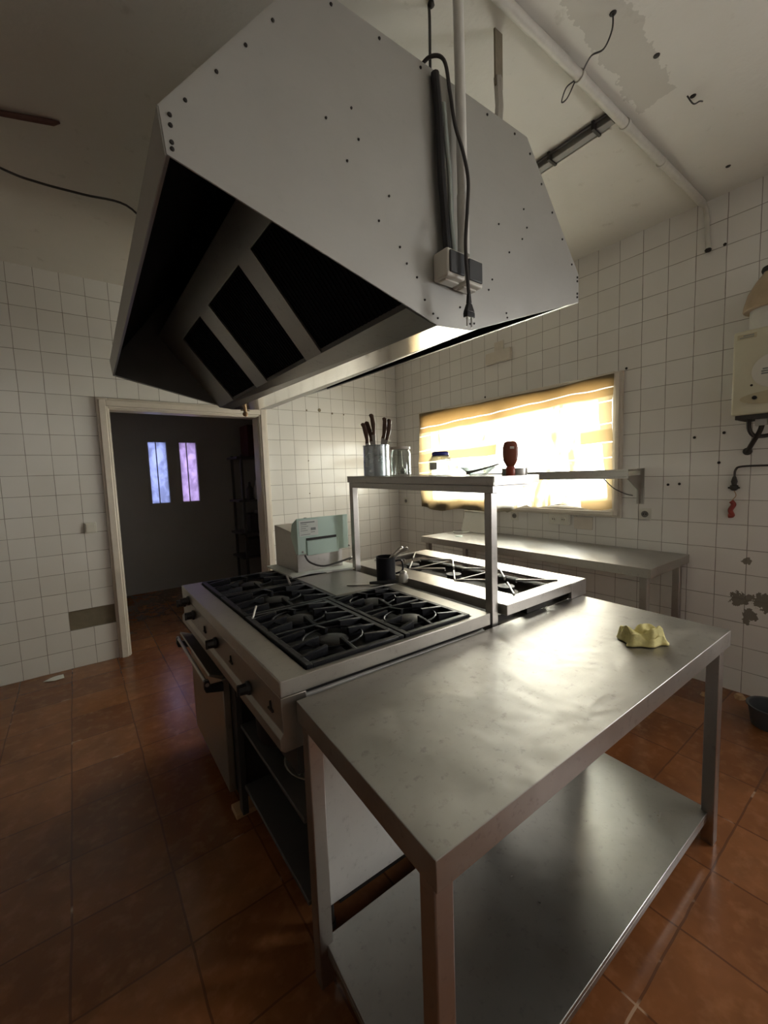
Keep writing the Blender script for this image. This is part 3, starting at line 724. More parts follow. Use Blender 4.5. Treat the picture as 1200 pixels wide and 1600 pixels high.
hd = MB(); hd.prism([(mx0-.008, my0-.030, mz+.105), (mx0-.008, my0-.030, mz+.305), (mx0-.008, my0+.035, mz+.27), (mx0-.008, my0+.06, mz+.20), (mx0-.008, my0-.001, mz+.105)], (mx1-mx0+.035, 0, 0)); hd.build('front_cover', M['mint'], Q, bev=.002)
fy = my0-.030
sl = MB(); sl.box(mx0+.045, mx0+.235, fy-.003, fy, mz+.178, mz+.192); sl.build('slot', M['dark'], Q)
MB().box(mx0+.045, mx0+.245, fy-.010, fy-.001, mz+.095, mz+.176).build('flap', M['mint'], Q, bev=.002)
lb = MB(); lb.box(mx0+.004, mx0+.120, fy-.002, fy, mz+.205, mz+.292); lb.mat(1)
for i, (a, b_) in enumerate(((.014, .10), (.014, .05), (.014, .06), (.014, .045), (.014, .055), (.075, .10), (.014, .07))):
    zz = mz+.283-i*.0115; lb.box(mx0+a, mx0+b_, fy-.0028, fy-.0018, zz-(.006 if i == 0 else .003), zz)
lb.box(mx0+.075, mx0+.105, fy-.0028, fy-.0018, mz+.234, mz+.248)
lb.build('label_sticker', [M['paper'], M['ink']], Q)
MB().lathe([(.012, 0), (.014, .006), (.010, .014), (.003, .016)], (mx0+.06, my0+.0, mz+.288), 16).build('button', M['black'], Q)
MB().tube(smoothpath([(mx0+.03, fy-.004, mz+.10), (mx0+.05, fy-.02, mz+.06), (mx0+.12, fy-.04, mz+.03), (mx0+.22, fy-.035, mz+.035), (mx1+.03, fy-.02, mz+.045), (mx1+.06, fy+.05, mz+.02)]), .0055, 8).build('power_cable', M['rubber'], Q)
for a in (mx0+.02, mx1+.03): MB().lathe([(.006, 0), (.006, -.005), (.003, -.007)], (a, fy, mz+.118), 10, 'y').build('screw', M['steel'], Q)

px, py, pz = 1.232, 1.655, .882
pt = thing('black_mug', 'black cylindrical pot holding tongs on the hot plate edge', 'pot', (px, py, pz))
MB().shell([(0, 0), (.046, 0), (.048, .003), (.048, .125), (.050, .127), (.046, .127), (.044, .006), (0, .006)], (px, py, pz), 36).build('pot_body', M['enamel'], pt)
MB().tube(smoothpath([(px+.045, py-.02, pz+.10), (px+.075, py-.035, pz+.098), (px+.078, py-.037, pz+.05), (px+.046, py-.02, pz+.035)]), .005, 8).build('handle', M['enamel'], pt)
tn = thing('kitchen_tongs', 'steel tongs sticking out of the black pot', 'tongs', (px, py, pz+.01))
for s_ in (-1, 1):
    MB().tube(smoothpath([(px-.01, py+.01*s_, pz+.012), (px+.02, py+.012*s_-.01, pz+.10), (px+.06, py+.015*s_-.03, pz+.145), (px+.095, py+.022*s_-.045, pz+.165)]), [.0035]*6+[.006]*8+[.009]*4+[.004], 8).build('arm', M['steel'], tn)
sx_, sy_ = 1.300, 1.600
sh_ = thing('salt_shaker', 'small rounded white shaker beside the black pot', 'shaker', (sx_, sy_, .875))
MB().lathe([(.020, 0), (.023, .006), (.024, .03), (.019, .044)], (sx_, sy_, .875), 20).build('shaker_body', M['white'], sh_)
MB().lathe([(.019, .044), (.017, .052), (.009, .058), (.002, .059)], (sx_, sy_, .875), 20).build('cap', M['steel'], sh_)
kf = thing('spatula', 'thin steel spatula with black handle lying on the hot plate', 'spatula', (1.1, 1.66, .884))
MB().loft([(1.035, 1.715, .884), (1.045, 1.728, .884), (1.045, 1.728, .887), (1.035, 1.715, .887)], [(1.125, 1.648, .884), (1.133, 1.658, .884), (1.133, 1.658, .887), (1.125, 1.648, .887)]).build('blade', M['steel'], kf)
MB().tube([(1.128, 1.653, .892), (1.21, 1.585, .896), (1.235, 1.565, .896)], [.007, .010, .008], 10).build('handle', M['black'], kf)
def lbl(n_, p0, p1, r, mat, label, cat):
    tag(MB().tube([p0, p1], r, 8).build(n_, mat, loc=p0), label, cat)
lbl('white_stick', (.512, 1.555, .889), (.565, 1.665, .897), .004, M['white'], 'short white stick lying across the left cooker grates', 'stick')
lbl('metal_rod', (.83, 1.92, .889), (.87, 2.05, .900), .006, M['steel'], 'short grey metal rod on the far cooker grate', 'rod')

# ------------------------------------------------------------------ back table along the window wall
B = thing('side_table', 'long narrow steel table against the window wall', 'table', (2.88, 1.9, 0))
bx0, bx1, by0, by1, bz = 2.585, 3.185, .955, 2.90, .83
m = MB(); m.tray(bx0, bx1, by0, by1, bz-.055, bz)
m.build('tabletop', M['steel'], B, bev=.003)
for (x, y) in ((bx0+.03, by0+.03), (bx1-.07, by0+.03), (bx0+.03, by1-.07), (bx1-.07, by1-.07)):
    MB().box(x, x+.042, y, y+.042, 0, bz-.004).build('leg', M['steel_leg'], B, bev=.003)
W = thing('white_box', 'white box leaning on the wall at the back of the side table', 'box', (3.12, 2.68, bz))
MB().prism([(3.06, 2.50, bz), (3.18, 2.50, bz), (3.18, 2.50, bz+.20), (3.13, 2.50, bz+.20)], (0, .34, 0)).build('box_body', M['white'], W, bev=.006)
MB().box(3.12, 3.185, 2.495, 2.845, bz+.19, bz+.205).build('lid', M['white'], W, bev=.003)
tag(MB().tube(smoothpath([(2.98, 2.86, bz+.006), (2.93, 2.80, bz+.006), (2.96, 2.72, bz+.010), (3.02, 2.70, bz+.010), (3.06, 2.73, bz+.006)]), .006, 8).build('white_cable', M['white'], loc=(3, 2.8, bz)), 'curled white cable on the far end of the side table', 'cable')
tag(MB().lathe([(.035, 0), (.03, .006), (.01, .008)], (2.80, 2.62, bz), 18).build('small_lid', M['galv'], loc=(2.8, 2.62, bz)), 'small flat lid on the far end of the side table', 'lid')

# wall shelf crossing the window
Wl = thing('wall_shelf', 'narrow metal wall shelf on a bracket crossing the window', 'shelf', (3.05, 1.9, 1.38))
m = MB(); m.box(2.94, 3.13, 1.235, 2.95, 1.385, 1.397).box(2.94, 2.946, 1.235, 2.95, 1.352, 1.385).box(3.124, 3.13, 1.235, 2.95, 1.352, 1.385); m.build('shelf_board', M['steel'], Wl, bev=.001)
MB().box(2.955, 2.985, 1.24, 2.94, 1.335, 1.352).build('rail', M['steel'], Wl, bev=.001)
for y in (1.255, 2.93):
    MB().prism([(2.95, y, 1.352), (XW, y, 1.352), (XW, y, 1.155), (XW-.035, y, 1.155), (XW-.045, y, 1.25)], (0, .006, 0)).box(XW-.006, XW, y-.02, y+.026, 1.15, 1.40).build('bracket', M['steel'], Wl)
MB().tube(smoothpath([(3.0, 1.42, 1.335), (3.05, 1.38, 1.27), (3.12, 1.33, 1.225), (3.17, 1.30, 1.21)]), .0035, 6).build('cord', M['rubber'], Wl)

# sockets and switches on the window wall
def plate(name, label, cat, yc, zc, w_, h_, holes=(), depth=.012, mat='white', group=None):
    o = thing(name, label, cat, (XW, yc, zc), group)
    MB().box(XW-depth, XW, yc-w_/2, yc+w_/2, zc-h_/2, zc+h_/2).build('cover_plate', M[mat], o, bev=.003)
    for hy in holes:
        MB().lathe([(.022, 0), (.022, -.004), (.019, -.005), (.019, -.001), (.002, -.001)], (XW-depth, yc+hy, zc), 20, 'x').build('socket_face', M['white' if len(holes) > 1 else 'lampgrey'], o)
        MB().lathe([(.004, 0), (.004, -.0015), (.001, -.0016)], (XW-depth-.002, yc+hy-.008, zc), 8, 'x').lathe([(.004, 0), (.004, -.0015), (.001, -.0016)], (XW-depth-.002, yc+hy+.008, zc), 8, 'x').build('socket_hole', M['dark'], o)
    return o
plate('double_socket', 'white double wall socket under the window', 'socket', 1.855, 1.005, .175, .085, (-.042, .042), .035)
plate('blank_plate', 'cream blank wall plate right of the double socket', 'wall plate', 1.665, .985, .15, .10, (), .008, 'paint')
plate('wall_socket', 'single round socket on the tiles below the wall shelf bracket', 'socket', 1.226, 1.08, .08, .08, (0,), .006)
plate('wall_socket', 'small socket on tiles hidden partly by the gantry post', 'socket', 2.30, 1.005, .08, .08, (0,), .006)
plate('wall_socket', 'small socket beside the far corner, left of the window', 'socket', 3.83, 1.095, .08, .08, (0,), .006)
jb = thing('junction_box', 'beige junction box on the tiles above the window', 'junction box', (XW, 2.44, 2.43))
MB().box(XW-.035, XW, 2.315, 2.585, 2.395, 2.495).build('box_body', M['paint'], jb, bev=.004)
MB().box(XW-.012, XW, 2.40, 2.50, 2.495, 2.58).build('cable_duct', M['paint'], jb, bev=.002)
for y, z, lab in ((1.365, 2.105, 'dark wall plug at the top right corner of the window frame'), (.82, 1.42, 'dark wall plug in the tiles level with the gas pipe'),
    (.80, 1.60, 'dark wall plug left of the heater hoses'), (.95, 1.585, 'dark wall plug two tiles left of the heater hoses'), (.72, 1.76, 'dark wall plug beside the lower left corner of the heater'),
    (1.025, 1.29, 'right hand one of two small wall plugs right of the shelf bracket'), (1.09, 1.285, 'left hand one of two small wall plugs right of the shelf bracket'),
    (.83, 2.70, 'dark wall plug beside the end of the ceiling pipe'), (2.62, 2.115, 'dark wall plug above the middle of the window')):
    tag(MB().lathe([(.006, 0), (.009, -.002), (.007, -.006), (.002, -.007)], (XW, y, z), 8, 'x').build('wall_plug', M['rust'], loc=(XW, y, z)), lab, 'wall plug', 'wall plugs in the window wall tiles')

for x, z, r, lab in ((2.004, 2.111, .010, 'first dark hole of the row above the metal canister, nearest the doorway'), (2.153, 2.121, .020, 'largest chipped hole of the row high on the doorway wall'),
    (2.307, 2.096, .012, 'third dark hole of the row high on the doorway wall'), (2.452, 2.091, .009, 'rightmost hole of the row high on the doorway wall'),
    (1.997, 1.591, .007, 'small hole in the doorway wall tiles halfway up'), (1.992, 1.249, .007, 'small hole in the doorway wall tiles above the metal machine')):
    tag(MB().lathe([(r, 0), (r*.8, -.002), (r*.2, -.003)], (x, YD, z), 7, 'y').build('drill_hole', M['plaster'], loc=(x, YD, z)), lab, 'hole', 'drill holes in the doorway wall tiles')

# ------------------------------------------------------------------ boiler
bo = thing('water_heater', 'ivory gas water heater hung on the tiled wall', 'water heater', (3.07, .52, 1.66))
MB().box(2.945, 3.185, .33, .712, 1.672, 2.118).build('casing', M['boiler'], bo, bev=.010)
MB().box(2.955, 3.185, .35, .695, 1.650, 1.672).build('bottom_tray', M['soot'], bo)
cf = 2.944
MB().lathe([(.085, 0), (.085, -.003), (.078, -.004), (.002, -.004)], (cf, .545, 1.89), 32, 'x').build('round_badge', M['white'], bo)
lt = MB()
for i, (a, b_) in enumerate(((.52, .585), (.50, .59), (.51, .59))): lt.box(cf-.0055, cf-.0035, a, b_, 1.898-i*.012, 1.905-i*.012)
lt.build('badge_lettering', M['ink'], bo)
ov = []; 
for k in range(28):
    a = 2*PI*k/28; ov.append((cf, .50+.185*math.cos(a)*.95, 1.755+.036*math.sin(a)))
MB().prism(ov, (-.004, 0, 0)).build('control_strip', M['boiler2'], bo)
for y in (.612, .45): MB().lathe([(.010, 0), (.010, -.012), (.006, -.014)], (cf-.004, y, 1.757), 14, 'x').build('knob', M['black'], bo)
MB().lathe([(.006, 0), (.006, -.003)], (cf, .628, 1.825), 8, 'x').build('screw', M['rust'], bo)
lg = MB().box(cf-.002, cf, .615, .695, 2.072, 2.098); lg.mat(1).box(cf-.003, cf-.001, .625, .685, 2.078, 2.082).box(cf-.003, cf-.001, .625, .67, 2.087, 2.092); lg.build('maker_label', [M['boiler2'], M['ink']], bo)
fx, fyc = 3.06, .580
MB().lathe([(.092, 0), (.092, .125), (.084, .13)], (fx, fyc, 2.118), 32).build('flue_pipe', M['pvc'], bo)
MB().lathe([(.118, 0), (.122, .006), (.120, .03), (.104, .09), (.072, .15), (.045, .185), (.040, .20)], (fx, fyc, 2.228), 32).build('flue_hood', M['tanhood'], bo)
MB().lathe([(.048, 0), (.052, .01), (.048, .025), (.030, .028)], (fx, fyc, 2.420), 20).build('flue_collar', M['rust'], bo)
MB().tube(smoothpath([(3.05, .655, 1.65), (3.06, .655, 1.60), (3.09, .64, 1.565), (3.13, .61, 1.56), (3.15, .56, 1.57)]), .011, 10).build('copper_pipe', M['rubber'], bo)
MB().tube(smoothpath([(3.05, .595, 1.65), (3.07, .61, 1.59), (3.13, .655, 1.52), (3.185, .685, 1.48)]), .012, 10).build('copper_pipe', M['soot'], bo)
MB().lathe([(.022, 0), (.022, -.012), (.014, -.016)], (XW, .685, 1.48), 16, 'x').build('wall_flange', M['rubber'], bo)
MB().box(3.03, 3.06, .575, .625, 1.615, 1.65).build('gas_inlet', M['steel'], bo)
gv = thing('gas_valve', 'black gas pipe ending in a valve with hanging red tag', 'valve', (XW-.02, .735, 1.30))
MB().tube(smoothpath([(XW-.02, .30, 1.395), (XW-.02, .55, 1.395), (XW-.02, .70, 1.393), (XW-.02, .733, 1.375), (XW-.02, .737, 1.33)]), .006, 10).build('gas_pipe', M['rubber'], gv)
MB().lathe([(.008, 0), (.016, -.03), (.012, -.05), (.020, -.055), (.020, -.075), (.010, -.085)], (XW-.022, .737, 1.335), 14).build('valve_body', M['soot'], gv)
MB().box(XW-.028, XW-.018, .71, .765, 1.262, 1.272).build('valve_lever', M['rust'], gv)
MB().tube(smoothpath([(XW-.02, .737, 1.25), (XW-.02, .727, 1.22), (XW-.02, .745, 1.19), (XW-.02, .752, 1.17)]), .002, 6).build('string', M['plank'], gv)
MB().tube(smoothpath([(XW-.015, .75, 1.185), (XW-.015, .738, 1.165), (XW-.015, .752, 1.13), (XW-.015, .742, 1.10), (XW-.015, .76, 1.095)]), .013, 8).build('red_tag', M['red'], gv)

# dark bin at the frame edge and rubble by the wall foot
bn = thing('black_bucket', 'low dark plastic tub on the floor below the water heater', 'tub', (2.90, .475, 0))
MB().shell([(0, 0), (.085, 0), (.10, .10), (.108, .103), (.108, .110), (.096, .108), (.082, .006), (0, .006)], (2.90, .475, 0), 28).build('tub_body', M['grey'], bn)
def rubble(x, y, z, s, lab):
    mb = MB(); n = 9
    ring = [(x+s*math.cos(2*PI*k/n)*random.uniform(.7, 1.2), y+s*.7*math.sin(2*PI*k/n)*random.uniform(.7, 1.2), z+.001) for k in range(n)]
    ring2 = [(x+(p[0]-x)*.6, y+(p[1]-y)*.6, z+s*random.uniform(.3, .5)) for p in ring]
    mb.loft(ring, ring2); tag(mb.build('rubble_chip', M['plank'], loc=(x, y, z), smooth=False), lab, 'rubble')
rubble(3.0, .80, 0, .035, 'pale chip on the floor right of the far table leg')
rubble(3.12, .66, 0, .045, 'brown rubble heap against the wall beside the dark tub')

# ------------------------------------------------------------------ extraction hood
YNR, YFR = 1.0, 3.03
near = dict(LB=(.213, 2.098), LT=(.204, 2.188), TL=(.553, 2.640), TR=(1.474, 2.664), RT=(1.852, 2.262), RB=(1.852, 2.146), GR=(1.145, 1.904), GL=(.985, 1.893))
far_ = dict(LB=(.252, 2.072), LT=(.243, 2.160), TL=(.585, 2.64), TR=(1.45, 2.66), RT=(1.735, 2.25), RB=(1.730, 2.126), GR=(1.140, 1.927), GL=(.945, 1.916))
def hp(k, t, dx=0, dz=0):
    a, b_ = near[k], far_[k]; return (a[0]+(b_[0]-a[0])*t+dx, YNR+(YFR-YNR)*t, a[1]+(b_[1]-a[1])*t+dz)
HD = thing('extraction_hood', 'large suspended steel extraction hood with V shaped underside over the cooker', 'extractor hood', (1.03, 2.0, 1.9))
order = ['LB', 'LT', 'TL', 'TR', 'RT', 'RB', 'GR', 'GL']
def endpanel(t, d):
    ring = [Vector(hp(k, t)) for k in order]; 
    mb = MB().prism(ring, (0, d, 0)); return mb
ep = endpanel(0, -.004)
yy = YNR-.004
def rv(mb, x, z, s=.0045): mb.lathe([(s, 0), (s*.8, -.003), (s*.2, -.004)], (x, yy, z), 8, 'y')
ep.mat(1)
def lerp2(a, b_, t): return (a[0]+(b_[0]-a[0])*t, a[1]+(b_[1]-a[1])*t)
for k1, k2, n in (('LT', 'TL', 5), ('TR', 'RT', 5)):
    for i in range(n):
        x, z = lerp2(near[k1], near[k2], (i+.5)/n); rv(ep, x + (.018 if k1 == 'LT' else -.020), z-.012)
for i in range(6): 
    x, z = lerp2(near['TL'], near['TR'], (i+.5)/6); rv(ep, x, z-.02)
for z in (2.112, 2.125, 2.158, 2.178): rv(ep, .224, z, .005)
for z in (2.165, 2.180, 2.232, 2.248): rv(ep, 1.840, z, .005)
for x, z in ((.60, 2.34), (.66, 2.26), (.68, 2.40), (.70, 2.33), (.76, 2.14), (.80, 2.22), (.835, 2.09), (.86, 2.05), (.90, 2.02), (.965, 1.925), (.985, 1.915), (1.14, 1.925), (1.16, 1.93), (1.09, 1.97),
             (1.26, 2.10), (1.30, 2.30), (1.34, 2.00), (1.345, 1.985), (1.36, 2.22), (1.45, 2.40), (1.47, 2.34), (1.44, 2.29), (1.24, 2.06), (.93, 1.96)): rv(ep, x, z, .0036)
ep.build('end_panel', [M['hood'], M['rust']], HD)
endpanel(1, .004).build('end_panel', M['hood'], HD)
def strip(mb, k1, k2, th=.003, ext=0):
    a0, b0, a1, b1 = Vector(hp(k1, 0)), Vector(hp(k2, 0)), Vector(hp(k1, 1)), Vector(hp(k2, 1))
    n = (b0-a0).cross(a1-a0).normalized()*th
    mb.loft([a0, b0, b1, a1], [a0+n, b0+n, b1+n, a1+n])
m = MB(); strip(m, 'LB', 'LT'); strip(m, 'LT', 'TL'); strip(m, 'TL', 'TR'); strip(m, 'TR', 'RT'); strip(m, 'RT', 'RB'); m.build('canopy_shell', M['hood'], HD)
# outer lip returns
for k, s_ in (('LB', 1), ('RB', -1)):
    m = MB(); m.loft([hp(k, 0, 0, .001), hp(k, 0, .007*s_, .001), hp(k, 1, .007*s_, .001), hp(k, 1, 0, .001)], [hp(k, 0, 0, .005), hp(k, 0, .007*s_, .005), hp(k, 1, .007*s_, .005), hp(k, 1, 0, .005)])
    m.build('lip_return', M['hoodin'], HD)
m = MB(); strip(m, 'GR', 'GL', -.004); m.build('grease_gutter', M['gutter'], HD)
# inclined filter frames: lower rail, steep bank of filters, upper beam
def bank(side):
    # cross-section points (x,z): left side values, mirrored about x=1.05 for the right bank
    def q(x, z): return (x, z) if side < 0 else (2.09-x, z+.012)
    P0, P1, P2, P3 = q(.975, 1.897), q(.861, 1.924), q(.588, 2.254), q(.512, 2.344)
    ya, yb = YNR+.006, YFR-.006
    def pt(t, y, off=0):   # along the filter plane P1->P2
        d = Vector((P2[0]-P1[0], 0, P2[1]-P1[1])); nn = Vector((-d.z, 0, d.x)).normalized()*(1 if side < 0 else -1)
        return Vector((P1[0]+d.x*t, y, P1[1]+d.z*t)) + nn*off
    r = MB()
    g0 = hp('GL' if side < 0 else 'GR', 0); g1 = hp('GL' if side < 0 else 'GR', 1)
    A = [Vector(g0)+Vector((0, .006, .001)), Vector((P1[0], ya, P1[1])), Vector((P1[0], ya, P1[1]+.02)), Vector(g0)+Vector((0, .006, .012))]
    Bq = [Vector(g1)+Vector((0, -.006, .001)), Vector((P1[0], yb, P1[1])), Vector((P1[0], yb, P1[1]+.02)), Vector(g1)+Vector((0, -.006, .012))]
    r.loft(A, Bq); r.build('gutter_rail', M['hoodin'], HD)
    b_ = MB(); b_.loft([pt(1, ya), pt(1.28, ya), pt(1.28, ya, -.012), pt(1, ya, -.012)], [pt(1, yb-.0), pt(1.28, yb), pt(1.28, yb, -.012), pt(1, yb, -.012)]); b_.build('upper_beam', M['hoodin'], HD)
    edges = [(1.547, 1.682), (2.137, 2.297), (2.712, yb)]
    for (y0, y1) in edges:
        MB().loft([pt(0, y0), pt(1, y0), pt(1, y1), pt(0, y1)], [pt(0, y0, -.010), pt(1, y0, -.010), pt(1, y1, -.010), pt(0, y1, -.010)]).build('cross_bar', M['hoodin'], HD)
    for (y0, y1) in ((ya, 1.547), (1.682, 2.137), (2.297, 2.712)):
        fm = MB(); fm.loft([pt(0, y0, -.016), pt(1, y0, -.016), pt(1, y1, -.016), pt(0, y1, -.016)], [pt(0, y0, -.04), pt(1, y0, -.04), pt(1, y1, -.04), pt(0, y1, -.04)])
        n = int((y1-y0)/.022)
        for i in range(n):
            yc = y0+(i+.5)*(y1-y0)/n
            fm.loft([pt(.02, yc-.006, -.012), pt(.98, yc-.006, -.012), pt(.98, yc+.006, -.012), pt(.02, yc+.006, -.012)], [pt(.02, yc-.006, -.017), pt(.98, yc-.006, -.017), pt(.98, yc+.006, -.017), pt(.02, yc+.006, -.017)])
        fm.build('grease_filter', M['filt'], HD)
bank(-1); bank(1)
# black liners put the shade deep inside the canopy into colour
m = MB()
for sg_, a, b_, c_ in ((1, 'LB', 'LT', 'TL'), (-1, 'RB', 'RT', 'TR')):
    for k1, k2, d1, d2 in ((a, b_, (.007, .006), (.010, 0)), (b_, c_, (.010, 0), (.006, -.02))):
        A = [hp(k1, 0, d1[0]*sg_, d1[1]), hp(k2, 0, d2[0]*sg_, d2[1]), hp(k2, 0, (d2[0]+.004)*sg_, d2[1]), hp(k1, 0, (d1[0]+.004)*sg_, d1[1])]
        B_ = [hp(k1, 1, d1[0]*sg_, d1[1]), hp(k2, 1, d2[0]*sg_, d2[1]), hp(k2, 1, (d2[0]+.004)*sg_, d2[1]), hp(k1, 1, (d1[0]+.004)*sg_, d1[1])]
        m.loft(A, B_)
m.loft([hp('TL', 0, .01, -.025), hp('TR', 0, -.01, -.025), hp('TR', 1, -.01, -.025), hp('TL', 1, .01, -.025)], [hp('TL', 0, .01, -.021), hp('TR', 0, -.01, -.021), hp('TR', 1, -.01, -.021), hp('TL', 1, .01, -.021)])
fe = MB().prism([tuple(Vector(hp(k, 1, dx, .004))-Vector((0, .004, 0))) for k, dx in (('LB', .012), ('LT', .014), ('TL', 0), ('TR', 0), ('RT', -.014), ('RB', -.012), ('GR', 0), ('GL', 0))], (0, -.004, 0)); fe.build('shade_end_panel', M['gloom'], HD)  # added dark sheet, interior shade of the far end put into its colour
m.build('shade_liner', M['filt'], HD)
# drain tap under the far end of the gutter
m = MB(); m.tube([(1.02, 2.97, 1.925), (1.02, 2.97, 1.895)], .012, 12).lathe([(.008, 0), (.017, -.006), (.019, -.016), (.013, -.028), (.004, -.032)], (1.02, 2.97, 1.895), 16); m.tube([(.99, 2.97, 1.905), (1.05, 2.97, 1.905)], .004, 6)
m.build('drain_tap', M['brown'], HD)

# hanger straps from the ceiling
for i, (x, y, lab) in enumerate(((1.352, 1.03, 'rusty grey steel strap hanging the hood from the ceiling'),)):
    st = thing('hanger_strap', lab, 'strap', (x, y, CZ))
    MB().box(x-.021, x+.021, y-.003, y+.003, 2.80, CZ).build('strap', M['plaster'], st)
    MB().tube([(x-.004, y, 2.83), (x+.004, y, 2.74), (x, y+.004, 2.662)], .016, 6).build('twisted_end', M['steel'], st)
tag(MB().tube(smoothpath([(1.09, 1.11, CZ), (1.082, 1.10, 2.92), (1.07, 1.09, 2.80), (1.058, 1.08, 2.652)]), .005, 6).build('hanging_wire', M['rubber'], loc=(1.09, 1.11, CZ)), 'thin twisted wire from ceiling to the top of the hood', 'wire')
tag(MB().lathe([(.010, 0), (.012, -.01), (.004, -.018)], (1.09, 1.10, CZ), 10).build('ceiling_hook', M['rust'], loc=(1.09, 1.1, CZ)), 'small dark hook where the thin wire meets the ceiling', 'hook')

# conduit, flexible tube and surface sockets on the hood end
cn = thing('conduit_pipe', 'grey white conduit dropping from the ceiling down the hood face', 'pipe', (1.08, .96, 2.1))
MB().tube([(1.082, .975, CZ), (1.078, .968, 2.70), (1.075, .962, 2.30)], .0165, 14).build('upper_tube', M['pvc'], cn)
MB().tube([(1.075, .962, 2.30), (1.073, .960, 2.115)], .019, 14).build('lower_sleeve', M['pvc'], cn)
tag(MB().tube(smoothpath([(1.018, .984, 2.56), (1.022, .978, 2.45), (1.032, .976, 2.35), (1.034, .974, 2.22), (1.038, .966, 2.105)]), .008, 10).build('flexible_tube', M['galv'], loc=(1.02, .98, 2.1)), 'thin grey flexible tube left of the conduit on the hood', 'tube')
tag(MB().tube(smoothpath([(.985, .984, 2.63), (.992, .978, 2.50), (.996, .977, 2.35), (1.006, .976, 2.22), (1.012, .972, 2.106)]), [.013]*24+[.010], 10).build('black_tube', M['black'], loc=(1.0, .98, 2.1)), 'thin black tube on the hood, leftmost of the three vertical runs', 'cable')  # black tube down the hood face, left of the flexible one
def surface_box(x0, x1, z0, z1, lab, open_):
    o = thing('surface_socket', lab, 'socket', ((x0+x1)/2, yy, (z0+z1)/2))
    d = .062
    MB().box(x0, x1, yy-d, yy, z0, z1).build('box_body', M['white'], o, bev=.005)
    MB().box(x0+.008, x1-.008, yy-d-.007, yy-d, z0+.010, z1-.008).build('hinged_cover', M['grey'], o, bev=.003)
    MB().box(x0+.01, x1-.01, yy-d*.7, yy-d*.2, z0-.006, z0).build('cable_gland', M['white'], o, bev=.002)
surface_box(.970, 1.050, 2.022, 2.105, 'left white surface socket with dark cover on the hood', 0)
surface_box(1.054, 1.134, 2.018, 2.101, 'right white surface socket with dark cover on the hood', 1)
pc = thing('power_cord', 'black cord with two pin plug dangling below the hood sockets', 'cable', (1.08, .93, 1.95))
MB().tube(smoothpath([(.955, 1.03, 2.655), (.970, .99, 2.672), (.995, .955, 2.650), (1.008, .945, 2.56), (1.020, .938, 2.47), (1.047, .932, 2.40), (1.068, .932, 2.33), (1.058, .928, 2.24), (1.032, .915, 2.12), (1.034, .912, 2.03), (1.043, .915, 1.975)]), .0055, 8).build('cord', M['rubber'], pc)
px_, py_ = 1.043, .915
m = MB(); m.loft([(px_-.005, py_-.005, 1.975), (px_+.005, py_-.005, 1.975), (px_+.005, py_+.005, 1.975), (px_-.005, py_+.005, 1.975)], [(px_-.008, py_-.006, 1.945), (px_+.008, py_-.006, 1.945), (px_+.008, py_+.006, 1.945), (px_-.008, py_+.006, 1.945)])
m.loft([(px_-.008, py_-.006, 1.945), (px_+.008, py_-.006, 1.945), (px_+.008, py_+.006, 1.945), (px_-.008, py_+.006, 1.945)], [(px_-.018, py_-.009, 1.918), (px_+.018, py_-.009, 1.918), (px_+.018, py_+.009, 1.918), (px_-.018, py_+.009, 1.918)])
m.box(px_-.018, px_+.018, py_-.009, py_+.009, 1.902, 1.918); m.build('plug', M['black'], pc, bev=.002)
for s_ in (-1, 1): MB().tube([(px_+.010*s_, py_, 1.902), (px_+.010*s_, py_, 1.874)], .0025, 8).build('pin', M['steel'], pc)

# ------------------------------------------------------------------ ceiling services
pg = thing('ceiling_pipe', 'painted pipe running along the ceiling and down the tiled wall', 'pipe', (2.2, .93, CZ-.03))
MB().tube([(.3, .955, CZ-.022), (1.2, .945, CZ-.022), (1.7, .938, CZ-.022), (2.3, .936, CZ-.024), (2.9, .932, CZ-.022), (3.14, .930, CZ-.024)], .019, 14).build('long_run', M['pipe'], pg)
MB().tube(smoothpath([(3.14, .930, CZ-.024), (3.165, .925, CZ-.04), (3.172, .918, CZ-.09), (3.172, .912, 2.80), (3.172, .905, 2.70)]), .013, 12).build('elbow', M['pipe'], pg)
MB().lathe([(.014, 0), (.018, -.006), (.014, -.016), (.004, -.018)], (3.172, .905, 2.702), 10).build('pipe_end', M['rust'], pg)
for x in (1.74, 2.14, 2.55): MB().tube([(x-.009, .937, CZ-.023), (x+.009, .937, CZ-.023)], .0235, 14).build('pipe_clip', M['pipe'], pg)
fl_ = thing('fluorescent_batten', 'unlit ceiling batten lamp holder between pipe and hood', 'ceiling lamp', (2.07, 1.3, CZ))
MB().box(2.045, 2.085, .955, 2.15, CZ-.032, CZ).build('housing', M['lampgrey'], fl_, bev=.003)
MB().box(2.095, 2.110, .985, 2.15, CZ-.030, CZ-.012).build('reflector_strip', M['white'], fl_, bev=.002)
MB().tube([(2.030, .955, CZ-.010), (2.030, 2.15, CZ-.012)], .006, 8).build('cable', M['rubber'], fl_)
for y in (1.02, 1.24): MB().box(2.020, 2.090, y, y+.012, CZ-.040, CZ-.002).build('clip', M['rust'], fl_)
def wire(pts, r, lab, name='loose_wire'):
    tag(MB().tube(smoothpath(pts), r, 6).build(name, M['rubber'], loc=pts[0]), lab, 'wire')
wire([(1.634, .762, CZ), (1.635, .765, CZ-.05), (1.65, .80, CZ-.075), (1.66, .85, CZ-.055), (1.70, .90, CZ-.045)], .003, 'loose dark wire hanging by the ceiling hole near the pipe')
wire([(1.72, .945, CZ-.045), (1.735, .985, CZ-.07), (1.71, .995, CZ-.09), (1.70, .97, CZ-.06), (1.715, .945, CZ-.045)], .0028, 'small wire loop dangling below the ceiling pipe')
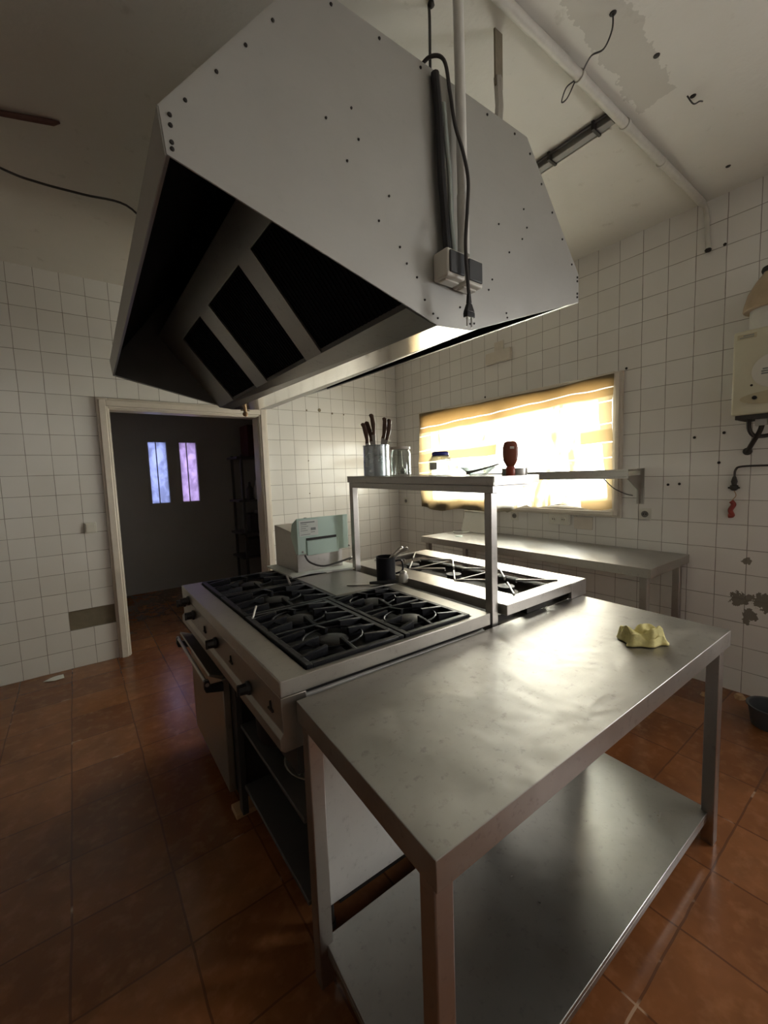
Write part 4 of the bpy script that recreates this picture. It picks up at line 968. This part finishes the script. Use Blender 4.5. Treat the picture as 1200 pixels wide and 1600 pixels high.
wire([(2.235, .73, CZ-.001), (2.262, .715, CZ-.03), (2.285, .70, CZ-.02), (2.32, .70, CZ-.004)], .003, 'short wire stub sticking out of the ceiling right of the pipe')
for x, y, lab in ((1.634, .762, 'dark hole in the ceiling where the loose wire comes out'), (2.259, .716, 'dark ceiling hole holding the short wire stub'), (2.923, .758, 'dark ceiling hole nearest the tiled window wall'), (1.93, .735, 'small dark ceiling hole on the grey patched strip')):
    tag(MB().lathe([(.012, 0), (.010, -.003), (.003, -.004)], (x, y, CZ), 9).build('ceiling_hole', M['rust'], loc=(x, y, CZ)), lab, 'hole')
tag(MB().tube([(-.55, 2.545, CZ-.012), (-.112, 2.421, CZ-.012), (.06, 2.360, CZ-.012), (.085, 2.352, CZ-.006)], [.011, .011, .012, .004], 8).build('brown_conduit', M['brown2'], loc=(-.1, 2.4, CZ)), 'short brown conduit stub on the ceiling left of the hood', 'conduit')
wire([(-.9, 2.40, CZ-.002), (-.45, 2.46, 2.86), (-.138, 2.50, 2.796), (-.011, 2.50, 2.783), (.154, 2.50, 2.790), (.33, 2.50, 2.80), (.44, 2.50, 2.70), (.505, 2.48, 2.585)], .005, 'dark cable sagging from the ceiling to the left of the hood', 'sagging_cable')

# light switch by the doorway
ls = thing('light_switch', 'small white light switch on tiles left of the doorway', 'switch', (.085, YD, 1.085))
MB().box(.045, .125, YD-.014, YD, 1.045, 1.128).build('cover_plate', M['white'], ls, bev=.004)
MB().box(.055, .115, YD-.019, YD-.014, 1.055, 1.118).build('rocker', M['white'], ls, bev=.002)

# ------------------------------------------------------------------ shelving with stores in the dark room
sg = thing('storage_rack', 'dark metal shelving rack in the store room beyond the doorway', 'shelving', (2.0, 5.75, 0))
rx0, rx1, ry0, ry1 = 1.80, 2.35, 5.55, 5.95
for x in (rx0, rx1):
    for y in (ry0, ry1): MB().box(x, x+.03, y, y+.03, 0, 1.75).build('post', M['store'], sg)
for z in (.35, .68, 1.12, 1.70): MB().box(rx0-.05, rx1+.03, ry0, ry1+.03, z, z+.025).build('shelf_board', M['store'], sg)
def sbox(x0, x1, y0, y1, z0, z1, mat, name, lab, cat): tag(MB().box(x0, x1, y0, y1, z0, z1).build(name, mat, loc=((x0+x1)/2, (y0+y1)/2, z0), bev=.006), lab, cat)
sbox(1.93, 2.30, 5.6, 5.9, 1.725, 2.15, M['darkwood'], 'storage_box', 'dark reddish box on top of the store room rack', 'box')
def sbottle(x, y, z, r, h, mat, lab): tag(MB().lathe([(r, 0), (r, h*.62), (r*.4, h*.78), (r*.4, h*.95), (r*.3, h)], (x, y, z), 16).build('storage_bottle', mat, loc=(x, y, z)), lab, 'bottle')
sbottle(2.02, 5.62, 1.145, .035, .26, M['white'], 'pale bottle on the middle shelf of the store room rack')
sbottle(1.93, 5.64, 1.145, .045, .24, M['store'], 'dark bottle on the middle shelf of the store room rack')
sbox(1.90, 2.00, 5.6, 5.8, .705, .95, M['store'], 'storage_box', 'dark tall carton on the lower shelf of the store rack', 'box')
sbox(2.03, 2.16, 5.6, 5.8, .705, .98, M['dimwall'], 'storage_box', 'grey tall carton on the lower shelf of the store rack', 'box')
sbox(1.88, 2.25, 5.6, 5.85, .375, .60, M['store'], 'storage_box', 'wide dark crate on the bottom shelf of the store rack', 'box')
